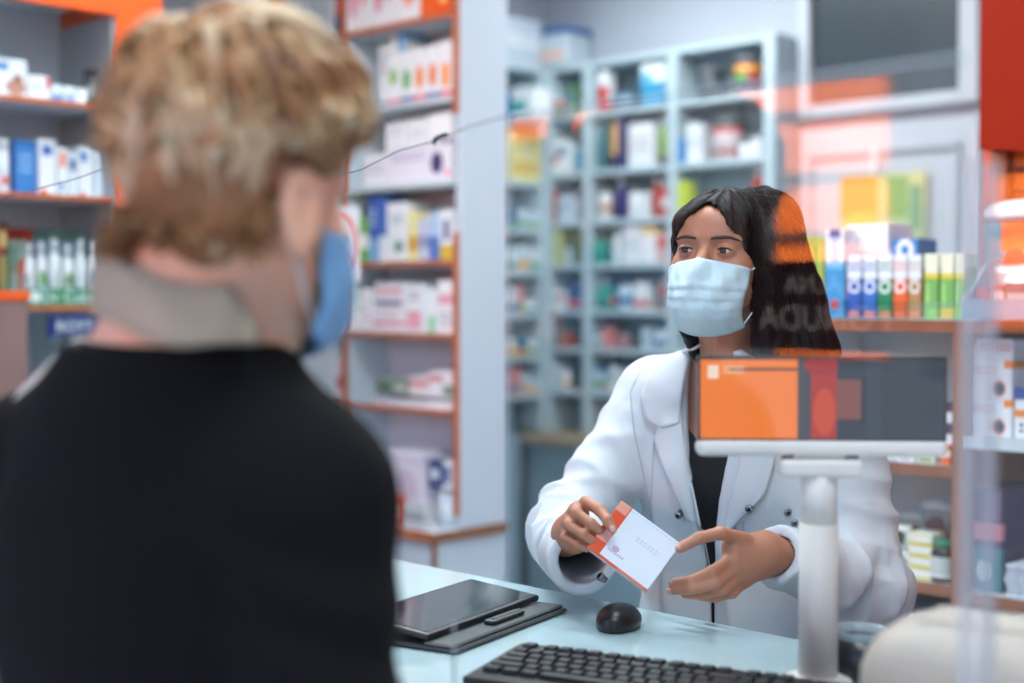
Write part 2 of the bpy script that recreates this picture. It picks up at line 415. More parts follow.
# ---- back shelving bay (fronts on b = 4.41)
BB = 4.41; ca0 = -4.21; e1 = a_on(767, BB); c1 = a_on(586, BB); c2 = a_on(671, BB)
RZs = [2.385, 2.18, 1.935, 1.73, 1.55, 1.36, 1.20, 1.02]
BD = 4.575-BB
SW = pm('shelf_white', '#b8cad2', .45, var=.03); SBK = pm('shelf_back', '#93a9b3', .5, var=.05)
cabB = cabinet('shelving_unit', 'tall pale blue-white pigeonhole shelving along the far wall', W(ca0, BB, 0), RZ)
X = lambda a: a-ca0
for a in (ca0+.012, c1, c2, e1):
    box('upright', SW, X(a)-.022, X(a)+.022, 0, BD, .84, RZs[0], cabB, .002)
box('back_panel', SBK, 0, X(e1), BD-.01, BD, .84, RZs[0]-.005, cabB)
for j, (x0, x1) in enumerate(((.034, X(c1)-.022), (X(c1)+.022, X(c2)-.022), (X(c2)+.022, X(e1)-.022))):
    for i, z in enumerate(RZs):
        if j == 2 and i > 2 and z > 5: continue
        box('shelf', SW, x0, x1, .002, BD-.01, z-.022, z, cabB, .001)
box('side_panel', pm('shelf_side', '#9fb0bb', .45), X(e1)+.022, X(e1)+.03, .004, BD, .84, RZs[0], cabB)
box('worktop', pm('tan_worktop', '#a4937e', .5), .004, X(e1)+.05, -.16, BD, .80, .84, cabB, .002)
box('base_unit', pm('base_bluegrey', '#8fa6b1', .4), .004, X(e1)+.03, -.12, BD, .05, .80, cabB, .003)
# ---- left return of that shelving (front on a = -4.21, facing +a)
rb0 = 3.55
cabR = cabinet('shelving_unit', 'pale shelving return at right angles, next to the white side panel', W(ca0, rb0, 0), RZL)
RL = BB-rb0-.002
box('back_panel', SBK, 0, RL, .13, .14, .84, 2.6, cabR)
for x in (0, RL*.5, RL-.02): box('upright', SW, x, x+.02, 0, .14, .84, 2.385, cabR, .002)
RZr = [2.385, 2.15, 1.90, 1.70, 1.52, 1.34, 1.16, 1.0]
for z in RZr: box('shelf', SW, .02, RL-.02, .002, .13, z-.02, z, cabR, .001)
box('base_unit', MATS['base_bluegrey'], 0, RL-.17, -.02, .14, .05, .84, cabR)

# ---- right half-height cabinet (front b = 2.6)
RB = 2.6; ra0 = a_on(782, RB); ra1 = -.55; rpost = a_on(961, RB)
cabS = cabinet('counter_cabinet', 'half-height cabinet with brown wood edges behind the pharmacist', W(ra0, RB, 0), RZ)
X2 = lambda a: a-ra0
SB = pm('cab_back_blue', '#b9c8cc', .4, var=.03)
ZT = 1.362
box('worktop', WHITE, -.01, X2(ra1), .004, .34, ZT-.022, ZT, cabS, .001)
box('worktop_edge', pm('mid_wood_edge', '#9c5c40', .45, var=.15, vscale=20), -.01, X2(ra1), -.008, .004, ZT-.026, ZT-.002, cabS)
box('back_panel', SB, 0, X2(ra1), .30, .32, .1, ZT-.022, cabS)
box('side_panel', WHITE, -.01, .008, .0, .30, .1, ZT-.022, cabS)
box('post', BROWNWOOD, X2(rpost)-.014, X2(rpost)+.014, -.006, .30, .62, ZT-.026, cabS, .001)
for (x0, x1, zs) in ((.008, X2(rpost)-.014, (1.069, .832)), (X2(rpost)+.014, X2(ra1), (1.132, .825))):
    for z in zs:
        s = box('shelf', COOLWHITE, x0, x1, .004, .30, z-.02, z, cabS)
        box('edge_strip', BROWNWOOD if z < 1.1 else COOLWHITE, x0, x1, -.006, .004, z-.022, z+.001, s)
box('base_unit', WHITE, 0, X2(ra1), -.12, .30, .0, .74, cabS, .003)
box('worktop_edge', BROWNWOOD, -.01, X2(ra1), -.135, -.12, .735, .762, cabS)
box('ledge', WHITE, -.01, X2(ra1), -.12, .0, .74, .762, cabS)
box('glass_lip', glassy('lip_glass', (.93, .97, .98), 1.5, .02, .06), 0, X2(a_on(962, RB)), -.014, -.010, ZT-.002, ZT+.035, cabS)

# ---- orange header and pillar at the upper right (in front of the partition)
hb = 2.74; ha0 = a_on(977, hb)
pts = [(0, z_at(150, dep(ha0, hb))), (.07, z_at(154, dep(ha0, hb))), (.14, z_at(161, dep(ha0, hb))), (.24, z_at(175, dep(ha0, hb))), (.5, 1.55), (.9, 1.5), (.9, 2.88), (0, 2.88)]
o = MB().prism(pts, 0, .05, bevel=.002).build('trim_8', pm('deep_orange_paint', '#932105', .6, var=.04, spec=.15), None, W(ha0, hb, 0), RZ); o['kind'] = 'structure'
o = box('trim_9', pm('brown_orange', '#a2552f', .5), 0, .033, .055, .18, ZT+.001, 2.88, None, .002, W(ha0, hb, 0), RZ); o['kind'] = 'structure'
o = box('trim_10', pm('reflection_orange', '#f4801f', .5), .033, .9, .09, .12, ZT+.001, 1.9, None, 0, W(ha0, hb, 0), RZ); o['kind'] = 'structure'  # orange board built in place of the reflection in the second screen
for i, z in enumerate((z_at(190, 2.9), z_at(168, 2.9))):
    o = box('trim_%d' % (11+i), pm('reflection_brown', '#7a3d1c', .5), .04, .9, .078, .09, z-.006, z+.004, None, 0, W(ha0, hb, 0), RZ); o['kind'] = 'structure'  # dark lines of that same reflection, built as bars

# ================================================================== COUNTER
CZ = .96
ct = empty('sales_counter', W(-2.6, .82, 0), RZ); tag(ct, 'long sales counter with a pale aqua glass top between customer and pharmacist', 'counter')
GT = pm('aqua_glass_top', '#b4ced3', .12, var=.03, vscale=2, coat=.3)
box('glass_top', GT, -.6, 4.3, 0, 1.559-.82, CZ-.014, CZ, ct, .002)
box('top_edge', pm('counter_edge', '#5f7f86', .3), -.6, 4.3, 1.559-.82, 1.559-.82+.004, CZ-.014, CZ-.002, ct)
box('front_panel', WHITE, -.55, 4.2, .05, .08, 0, CZ-.014, ct)
box('side_panel', WHITE, -.55, -.52, .08, .70, 0, CZ-.014, ct); box('side_panel', WHITE, 4.17, 4.2, .08, .70, 0, CZ-.014, ct)
# ================================================================== GOODS ON THE SHELVES
COLN = {'#': ''}
MESHC = {}
def carton_mesh(w, d, h, m):
    k = (round(w, 3), round(d, 3), round(h, 3), m.name)
    if k not in MESHC:
        b = MB(); b.box(0, w, 0, d, 0, h, .0012)
        b.box(w*.02, w*.98, -.0006, .0, h*.93, h*.935)          # tuck-flap seam
        b.box(w*.999, w+.0005, d*.1, d*.9, h*.2, h*.8)
        me = b.mesh('carton'); me.materials.append(m); MESHC[k] = me
    return MESHC[k]
def jar_meshes(r, h, mb, mc, kind):
    k = (round(r, 3), round(h, 3), mb.name, mc.name, kind)
    if k not in MESHC:
        if kind == 'bottle':
            body = MB().lathe([(r*.9, 0), (r, .004), (r, h*.62), (r*.85, h*.72), (r*.42, h*.8), (r*.42, h*.84)], 16).mesh('bottle')
            cap = MB().lathe([(r*.5, h*.83), (r*.5, h*.99), (r*.4, h)], 14).mesh('cap')
        elif kind == 'jar':
            body = MB().lathe([(r*.92, 0), (r, .004), (r, h*.74), (r*.9, h*.8)], 18).mesh('jar')
            cap = MB().lathe([(r*.96, h*.79), (r*.96, h*.97), (r*.88, h)], 18).mesh('cap')
        else:  # tube standing on its cap
            body = MB().lathe([(r*.8, h*.16), (r, h*.2), (r*.9, h*.7), (r*.5, h*.95), (r*.3, h)], 14).mesh('tube')
            cap = MB().lathe([(r*.85, 0), (r*.85, h*.16)], 14).mesh('cap')
        body.materials.append(mb); cap.materials.append(mc); MESHC[k] = (body, cap)
    return MESHC[k]
def put(name, me, label, cat, group, loc, rz):
    o = bpy.data.objects.new(name, me); COL.objects.link(o); o.location = loc; o.rotation_euler = (0, 0, rz)
    tag(o, label, cat, group); return o

class Shelf:
    """a shelf plane: side 'b' (fronts on b=const, facing -b) or 'a' (facing +a)"""
    def __init__(s, side, c, z, name, group, inset=.012): s.side, s.c, s.z, s.name, s.group, s.n, s.inset = side, c, z, name, group, 0, inset
    def pos(s, px):
        if s.side == 'b': return a_on(px, s.c + s.inset)
        return b_on(px, s.c - s.inset)
    def item(s, p0, p1, ptop, kind, base, shapes=(), desc='white carton', cap='#e8e8ea', depth=.09, cat=None, lab=None, up=0.0, back=0.0, name=None):
        q0, q1 = s.pos(p0), s.pos(p1); wd = abs(q1-q0) - .0015
        if s.side == 'b': dpt = dep((q0+q1)/2, s.c); loc = W(q0, s.c + s.inset + back, s.z + up + .0006); rz = RZ
        else: dpt = dep(s.c, (q0+q1)/2); loc = W(s.c - s.inset - back, q0, s.z + up + .0006); rz = RZL
        h = z_at(ptop, dpt) - s.z - up
        h = max(.02, h)
        lb = lab or f"{desc}, {ORD[s.n]} from left on {s.name}"
        s.n += 1
        if kind == 'box':
            m = print_mat(base, tuple(shapes))
            o = put(name or 'carton', carton_mesh(wd, depth, h, m), lb, cat or 'box', s.group, loc, rz)
        else:
            r = wd/2; body, cp = jar_meshes(r, h, print_mat(base, tuple(shapes), .3), pm('cap_'+cap, cap, .4), kind)
            c = Vector((r, r+.004, 0)); c.rotate(Matrix.Rotation(rz, 3, 'Z'))
            o = put(name or ('bottle' if kind != 'jar' else 'jar'), body, lb, cat or 'bottle', s.group, loc + c, rz)
            q = bpy.data.objects.new('cap', cp); COL.objects.link(q); q.parent = o
        return o

T = lambda x0, x1, z0, z1, c='#8a93a6', r=3: ('text', x0, x1, z0, z1, c, r)
R = lambda x0, x1, z0, z1, c: ('rect', x0, x1, z0, z1, c)
D = lambda x, z, rx, rz, c: ('disc', x, z, rx, rz, c)
WH = '#eceef2'

# ---------- middle cabinet
GM = 'medicine boxes in the tall middle cabinet'
nm = ['top shelf of middle cabinet', 'second shelf of middle cabinet', 'third shelf of middle cabinet', 'fourth shelf of middle cabinet', 'fifth shelf of middle cabinet', 'sixth shelf of middle cabinet']
sh = [Shelf('b', MBp, z, n, GM) for z, n in zip(SHZ, nm)]
fl = (D(.25, .4, .16, .2, '#e79ab0'), D(.65, .55, .2, .22, '#f1b7c4'), T(.1, .9, .75, .9, '#b05a80', 2))
s = sh[0]
s.item(349, 372, -40, 'box', WH, fl, 'white carton with pink flowers')
s.item(373, 398, -46, 'box', WH, fl, 'white carton with pink flowers')
s.item(399, 420, -50, 'box', WH, (D(.5, .4, .3, .2, '#f4a9a0'), T(.1, .9, .75, .9)), 'white carton with salmon disc')
s.item(421, 435, -20, 'box', '#f1662a', (R(0, 1, .6, .8, '#f7c04a'),), 'orange carton with yellow band')
s.item(436, 451, -22, 'box', '#ee5a20', (D(.5, .5, .3, .2, '#ffd38a'),), 'orange carton')
s = sh[1]
s.item(372, 387, 46, 'box', WH, (R(0, 1, .0, .1, '#5b6fae'), T(.1, .9, .5, .9)), 'white carton with blue foot', back=.03)
s.item(388, 400, 55, 'box', WH, (D(.5, .55, .3, .16, '#8bbf6a'), R(0, 1, 0, .1, '#e2607a')), 'white carton with green disc')
s.item(401, 413, 52, 'box', WH, (D(.5, .45, .32, .2, '#6fae62'), R(0, 1, 0, .12, '#4f62a8')), 'white carton with green spot')
s.item(414, 426, 49, 'box', WH, (D(.5, .45, .32, .22, '#f08a3c'), R(0, 1, 0, .12, '#e2607a')), 'white carton with orange spot')
s.item(427, 439, 46, 'box', WH, (D(.5, .45, .32, .22, '#ef7a4a'), R(0, 1, 0, .12, '#4f62a8')), 'white carton with coral spot')
s.item(440, 452, 42, 'box', WH, (R(.2, .8, .2, .6, '#f4933c'), R(0, 1, 0, .12, '#e2607a')), 'white carton with orange panel')
hz = F/dep(a_on(385, MBp), MBp)
s.item(383, 398, 33, 'box', '#f3ece4', (R(.5, 1, 0, 1, '#7fb4da'),), 'cream and sky-blue carton', up=.105, back=.03, lab='cream and sky-blue carton lying on top of the second-shelf boxes')
s = sh[2]
s.item(364, 386, 155, 'box', WH, (T(.1, .9, .3, .7, '#b9a9c9', 2),), 'wide white carton')
s.item(387, 452, 147, 'box', '#e9e7f1', (D(.78, .5, .09, .3, '#4b3c72'), T(.05, .6, .55, .85, '#a998c4', 2), R(.9, .97, .1, .3, '#ee8fa8')), 'long lilac-white carton with purple disc')
z2 = z_at(147, dep(a_on(420, MBp), MBp))-SHZ[2]+.002
s.item(386, 405, 124, 'box', WH, (T(.15, .85, .5, .8, '#c0b4cf', 2),), up=z2-.006, lab='white carton, left one stacked on the purple-disc box')
s.item(406, 428, 120, 'box', WH, (T(.15, .85, .3, .6, '#cbbfd6', 2),), up=z2, lab='white carton, middle one stacked on the purple-disc box')
s.item(429, 452, 114, 'box', '#f0f0f4', (R(.5, .95, .05, .16, '#5d4a86'),), up=z2+.004, lab='white carton, right one stacked on the purple-disc box')
s = sh[3]
s.item(349, 356, 225, 'box', '#6fae3f', (R(.2, .8, .5, .9, '#e9f2dc'),), 'narrow green carton')
s.item(357, 368, 217, 'box', '#74b455', (R(0, 1, .3, .6, '#f2f5ee'),), 'green and white carton')
s.item(369, 378, 196, 'box', '#3f62b4', (R(0, 1, 0, .35, '#7fb2e0'), T(.15, .85, .5, .8, '#dfe8f6', 3)), 'royal blue carton')
s.item(379, 386, 197, 'box', '#4a6fbe', (R(0, 1, 0, .4, '#e9eef5'),), 'blue carton with white foot')
s.item(387, 407, 203, 'box', WH, (D(.6, .25, .2, .1, '#4a8a6a'), T(.15, .85, .6, .8)), 'white carton with dark green dot')
s.item(408, 417, 212, 'box', '#efe3a2', (R(0, 1, .2, .5, '#dfa642'),), 'pale yellow carton')
s.item(418, 428, 219, 'box', '#c9cde0', (R(0, 1, .3, .6, '#9aa3c6'),), 'grey-lilac carton')
s.item(429, 439, 212, 'box', '#b9cde9', (R(0, 1, 0, .5, '#5f7fc0'),), 'pale blue carton')
s.item(440, 453, 210, 'box', WH, (R(0, 1, 0, .3, '#d9b84a'), R(.3, .7, .4, .8, '#3f4e86')), 'white carton with navy panel')
s = sh[4]
s.item(349, 361, 302, 'box', WH, (R(0, 1, .7, .9, '#b6d7c0'),), 'white carton with mint band')
s.item(362, 371, 289, 'box', WH, (T(.1, .9, .2, .8, '#c5a8b5', 4),), 'tall white carton')
s.item(372, 404, 309, 'box', '#f3eef1', (R(0, 1, .3, .45, '#d3728a'), T(.1, .8, .55, .85, '#9a7f96', 2)), 'wide white carton with rose stripe')
s.item(375, 403, 283, 'box', '#e6e2ea', (R(0, .95, .1, .3, '#7b6f94'), R(0, .95, .6, .75, '#df8fa0')), up=.076, lab='small striped white carton stacked above the rose-striped one')
s.item(405, 423, 284, 'box', WH, (R(.1, .9, .08, .45, '#eba6b4'), T(.2, .8, .6, .85, '#8c6f84', 2)), 'tall white and pink carton')
s.item(424, 437, 290, 'box', WH, (R(.35, .85, 0, .4, '#8ccf9a'),), 'white carton with green corner')
s.item(438, 453, 281, 'box', '#f4eff1', (R(0, 1, .55, .75, '#e8a7b4'), T(.1, .9, .1, .4)), 'white carton with pink band')
s = sh[5]
s.item(372, 405, 399, 'box', WH, (T(.1, .9, .3, .7, '#c79ab4', 2),), 'low white carton with pink print')
s.item(406, 430, 401, 'box', WH, (T(.1, .9, .3, .7, '#d59a9a', 2),), 'low white carton with red print')
s.item(431, 453, 402, 'box', '#f1eff3', (R(.7, .9, .2, .8, '#c9d2e2'),), 'low plain white carton')
s.item(375, 408, 379, 'box', '#93a596', (R(.1, .5, .2, .7, '#5b7a64'), R(.6, .9, .2, .6, '#c9d0c2')), up=.037, lab='grey-green carton on the low white boxes of the sixth shelf')
s.item(409, 427, 377, 'box', '#efe2e4', (R(0, 1, .5, .8, '#d9828e'),), up=.035, lab='white and red carton beside the grey-green one')
s.item(428, 453, 372, 'box', '#ece9ef', (R(0, .6, .6, .85, '#d88a94'), R(.6, 1, .1, .5, '#7fa08a')), up=.034, lab='white carton with pink strip at the right of the sixth shelf')
# items on the worktop of the base unit
wt = Shelf('b', MBp-.02, .722, 'cabinet worktop', 'goods on the cabinet worktop')
wt.item(386, 424, 452, 'box', '#e3dfea', (R(0, 1, .8, .95, '#d9d3e2'), D(.5, .45, .3, .3, '#d4c6d8')), lab='large pale lilac package on the base worktop', depth=.1, name='package')
o = wt.item(427, 454, 488, 'jar', '#cfdbe6', (R(0, 1, .3, .7, '#e9eef2'),), lab='clear tub with white label at the end of the base worktop', cap='#e6edf2', cat='tub', name='tub')
wt.item(428, 441, 462, 'box', '#35497f', (R(.2, .8, .3, .7, '#dbe2ee'),), up=.116, lab='navy carton lying on the clear tub', depth=.04)
wt.item(443, 457, 462, 'box', '#e5eaf0', (R(.1, .5, .2, .8, '#3f5fa0'),), up=.116, lab='white carton with blue mark on the clear tub', depth=.04)
fr = Shelf('b', bb+.012, .724, 'worktop', 'goods on the cabinet worktop', 0)
fr.item(384, 400, 497, 'box', '#e8613e', (R(.2, .8, .2, .7, '#f6c9b8'),), lab='small red and white box at the worktop front', depth=.03)
fr.item(401, 424, 503, 'box', '#c9ccd0', (R(0, 1, .3, .6, '#9aa2a8'),), lab='flat grey blister pack at the worktop front', depth=.03, name='blister_pack')
# narrow left bay
nb = [Shelf('b', MBp, SHZ[i], 'narrow bay ' + ['top', 'second', 'third', 'fourth', 'fifth', 'sixth'][i] + ' shelf', 'cartons in the narrow bay') for i in range(6)]
nb[0].item(334, 344, -20, 'box', '#26304f', (D(.5, .5, .25, .2, '#d8402e'),), 'navy carton with red dot')
nb[1].item(334, 344, 50, 'box', WH, (), 'white carton')
nb[4].item(334, 339, 292, 'box', '#f0dfe2', (R(0, 1, .4, .6, '#d9808c'),), 'narrow pink-striped carton')
nb[4].item(339.5, 344.5, 290, 'box', '#f3e6e6', (R(0, 1, .6, .8, '#e07f74'),), 'narrow coral-striped carton')
nb[5].item(334, 344, 360, 'box', '#d9c7cd', (R(0, 1, .3, .6, '#b86a70'),), 'dusky pink carton')
nb[3].item(334, 344, 218, 'box', WH, (T(.1, .9, .3, .7),), 'white printed carton')

# ---------- left cabinet
GL = 'products in the left glazed cabinet'
s = Shelf('a', LA, LZ[0], 'top shelf of left cabinet', GL, .05)
s.item(-8, 30, 58, 'box', '#e4e9ee', (D(.7, .3, .28, .2, '#b98a78'), D(.75, .5, .13, .14, '#a07060'), R(0, .5, .7, .9, '#5f90c4')), lab='white carton with a brown picture on the left cabinet top shelf')
s.item(31, 53, 75, 'box', WH, (R(.8, 1, .5, 1, '#e86a60'), T(.1, .7, .3, .7, '#6f94c9', 2)), 'white carton with red corner')
s.item(54, 66, 84, 'box', '#dfe8f2', (R(0, 1, 0, .5, '#5f8cc8'),), 'small blue and white carton')
s.item(67, 78, 86, 'box', WH, (R(.2, .8, .2, .6, '#6d9ad2'),), 'small white carton with blue square')
s.item(79, 90, 88, 'box', '#e9eef4', (), 'small plain white carton')
s.item(91, 107, 68, 'jar', '#4b4f52', (R(0, 1, .3, .7, '#8a8f90'),), lab='dark grey jar at the right end of the left cabinet top shelf', cap='#2c2f31', cat='jar')
s = Shelf('a', LA, LZ[1], 'second shelf of left cabinet', GL, .05)
s.item(-14, 0, 150, 'jar', WH, (R(0, 1, .3, .6, '#d8433c'),), 'white jar with red band', cap='#d8dde2', cat='jar')
s.item(0, 15, 138, 'jar', '#eef0f3', (R(0, 1, .15, .6, '#dfe3ea'), R(.3, .8, .2, .4, '#e0635a')), 'white jar with red print', cap='#dfe3e8', cat='jar')
s.item(16, 39, 140, 'box', '#2473b8', (R(.1, .9, .1, .9, '#2f7fc4'), T(.2, .8, .35, .75, '#9cc6ea', 3)), 'bright blue carton')
s.item(40, 58, 139, 'box', WH, (R(.2, .8, .72, .9, '#3f6fb8'), R(.1, .5, 0, .12, '#e3604c')), 'tall white carton with blue panel')
s.item(59, 70, 147, 'box', WH, (R(.2, .8, .6, .9, '#f0907a'), R(.2, .6, .1, .3, '#6a90c8')), 'white carton with coral panel')
s.item(71, 79, 152, 'box', '#e6ecf3', (R(.1, .8, .6, .85, '#31589f'),), 'white carton with navy square')
s.item(80, 95, 146, 'box', WH, (R(.1, .6, .7, .9, '#5a86c8'), R(.1, .4, 0, .12, '#e3604c')), 'white carton with blue top')
s.item(96, 105, 150, 'box', '#dde6f0', (), 'pale blue-white carton')
# counter display of white bottles with green tray, third shelf
s3 = Shelf('a', LA, LZ[2], 'third shelf of left cabinet', GL, .05)
dsp = empty('product_display', W(LA-.014, b_on(32, LA), LZ[2]+.001), RZL); tag(dsp, 'white display tray with a green lettered front full of white bottles', 'display')
dw = b_on(118, LA)-b_on(32, LA); ddep = dep(LA, b_on(70, LA)); zf = (306-289)/F*ddep
GR = pm('tray_green', '#1f8a63', .5)
box('tray_front', GR, 0, dw, 0, .003, 0, zf, dsp); box('tray_base', WHITE, 0, dw, .003, .14, 0, .004, dsp)
box('tray_side', WHITE, 0, .003, .003, .14, .004, zf*1.8, dsp); box('tray_side', WHITE, dw-.003, dw, .003, .14, .004, zf*1.8, dsp)
text_obj('lettering', 'Dr Cubens', zf*.95, pm('letter_white', '#e6f2ec', .5), (.035, -.0008, zf*.2), (math.pi/2, 0, 0), dsp)
MB().lathe([(zf*.35, 0), (zf*.35, .001)], 16, mat=Matrix.Translation((.018, 0, zf*.5)) @ Matrix.Rotation(math.pi/2, 4, 'X')).build('emblem', MATS['letter_white'], dsp)
box('header_card', print_mat('#5f8f86', [R(0, .35, .2, 1, '#c0392b'), R(.35, 1, .35, .85, '#9cc3d6'), R(.3, .6, 0, .4, '#3f7a52')]), .0, dw*.95, .142, .146, .0, (306-228)/F*ddep, dsp)
for i, (p0, p1, tp, c) in enumerate([(33, 46, 256, '#d9dee0'), (47, 58, 254, '#6fa85a'), (59, 72, 250, '#d5dade'), (73, 85, 256, '#7c9a72'), (86, 98, 250, '#dfe4e6'), (99, 112, 252, '#5fb4cf')]):
    q0, q1 = b_on(p0, LA), b_on(p1, LA); r = (q1-q0)/2*.92; h = (306-tp+9)/F*ddep
    body, cp = jar_meshes(r, h, print_mat('#e8ecee', [R(.15, .85, .35, .62, c)], .3), pm('cap_#e4e8ec', '#e4e8ec', .4), 'bottle')
    o = put('bottle', body, f'white bottle, {ORD[i]} from left in the green-fronted display', 'bottle', 'white bottles in the green-fronted display', W(LA-.014-.045, (q0+q1)/2, LZ[2]+.006), RZL)
    q = bpy.data.objects.new('cap', cp); COL.objects.link(q); q.parent = o
s3.item(-6, 9, 222, 'box', '#5a3a30', (R(.1, .5, .3, .9, '#a8443a'), R(.5, .9, .2, .6, '#8f9a5a'), R(.5, .9, .7, .9, '#d8c07a')), lab='dark red-brown box at the left edge of the third shelf', up=.0)
s3.item(10, 29, 240, 'box', '#7c8f88', (R(0, .5, .5, .9, '#5f7d6a'), R(.5, .9, .2, .7, '#b04a3a')), lab='dull green carton with a red mark left of the display', depth=.06)
# blue sign below and orange-topped bin at the left
bl = empty('shelf_sign', W(LA+.016, b_on(45, LA), z_at(336, ddep)), RZL); tag(bl, 'dark blue sign with white capitals under the green-fronted display', 'sign')
hh = (336-315)/F*ddep
box('board', pm('sign_blue', '#22307a', .5), 0, .15, 0, .004, 0, hh, bl)
text_obj('lettering', 'ROYT', hh*.72, MATS['letter_white'], (.022, -.0008, hh*.22), (math.pi/2, 0, 0), bl)
bw = empty('display_plinth', W(LA+.16, b_on(28, LA+.16)-.3, 0), RZL); tag(bw, 'grey-brown plinth with orange top at the left edge of the picture', 'cabinet')
zb = z_at(291, dep(LA+.16, b_on(20, LA+.16)))
box('body', pm('plinth_brown', '#7f625e', .6), 0, .3, 0, .10, 0, zb-.022, bw, .002); box('top', ORANGE, -.004, .304, -.004, .10, zb-.022, zb, bw, .001)

# ---------- prohibition sign hung in front of the middle cabinet
sb = 2.60; sa = a_on(359, sb); sd = dep(sa, sb)
sg = empty('prohibition_sign', W(a_on(318, sb), sb, z_at(281, sd)), RZ); tag(sg, 'white square sign with a red prohibition ring beside the customer\'s mask', 'sign')
sw = sa - a_on(318, sb); shh = (281-206)/F*sd
box('board', WHITE, 0, sw, 0, .004, 0, shh, sg, .001)
RED = pm('sign_red', '#e2402c', .5)
bm = MB(); n = 40; R0, R1 = shh*.42, shh*.36; pts = []
for i in range(n):
    a0, a1 = 2*math.pi*i/n, 2*math.pi*(i+1)/n
    bm.prism([(sw*.5+R0*math.cos(a0), shh*.5+R0*math.sin(a0)), (sw*.5+R0*math.cos(a1), shh*.5+R0*math.sin(a1)), (sw*.5+R1*math.cos(a1), shh*.5+R1*math.sin(a1)), (sw*.5+R1*math.cos(a0), shh*.5+R1*math.sin(a0))], -.001, 0)
bm.build('ring', RED, sg)
MB().prism([(-R1, -.006), (R1, -.006), (R1, .006), (-R1, .006)], -.0012, 0, mat=Matrix.Translation((sw*.5, 0, shh*.5)) @ Matrix.Rotation(math.radians(45), 4, 'Y')).build('bar', RED, sg)
DN = pm('sign_navy', '#223058', .5)
MB().prism([(-.012, -.003), (.012, -.003), (.012, .003), (-.012, .003)], -.002, 0, mat=Matrix.Translation((sw*.62, 0, shh*.56)) @ Matrix.Rotation(.7, 4, 'Y')).prism([(-.012, -.003), (.012, -.003), (.012, .003), (-.012, .003)], -.002, 0, mat=Matrix.Translation((sw*.62, 0, shh*.56)) @ Matrix.Rotation(-.7, 4, 'Y')).build('mark', DN, sg)
MB().tube([(sw*.5, .002, shh), (sw*.5, .002, 2.9-z_at(281, sd))], .0012, 5).build('hanging_wire', pm('wire', '#9aa2a8', .4, .5), sg)

# ---------- back shelving: hand-placed landmarks, seeded small goods elsewhere
rows = ['top', 'second', 'third', 'fourth', 'fifth', 'sixth', 'seventh', 'eighth']
bays = ['left bay', 'middle bay', 'right bay']
cellx = [(548, 581), (592, 666), (676, 762)]
PAL = [('#d9e4ea', 'white'), ('#dfe6ea', 'white'), ('#bccfdd', 'pale blue'), ('#d4dde2', 'grey-white'), ('#c3d3dc', 'pale blue'), ('#c7d6e2', 'pale blue'), ('#e8ecef', 'white'), ('#8fb4cf', 'light blue'), ('#3f7fa8', 'blue'), ('#e4dcc4', 'cream'), ('#2f8f86', 'teal'), ('#cdd6da', 'grey-white'), ('#b0625c', 'dull red'), ('#6a8f6a', 'green'), ('#e3e7ea', 'white'), ('#49608f', 'navy'), ('#d98a8a', 'pink')]
ACC = [('#4f7fb4', 'blue'), ('#3a9a8c', 'teal'), ('#d0605a', 'red'), ('#7f8fa0', 'grey'), ('#e0a040', 'yellow'), ('#5f9a5a', 'green')]
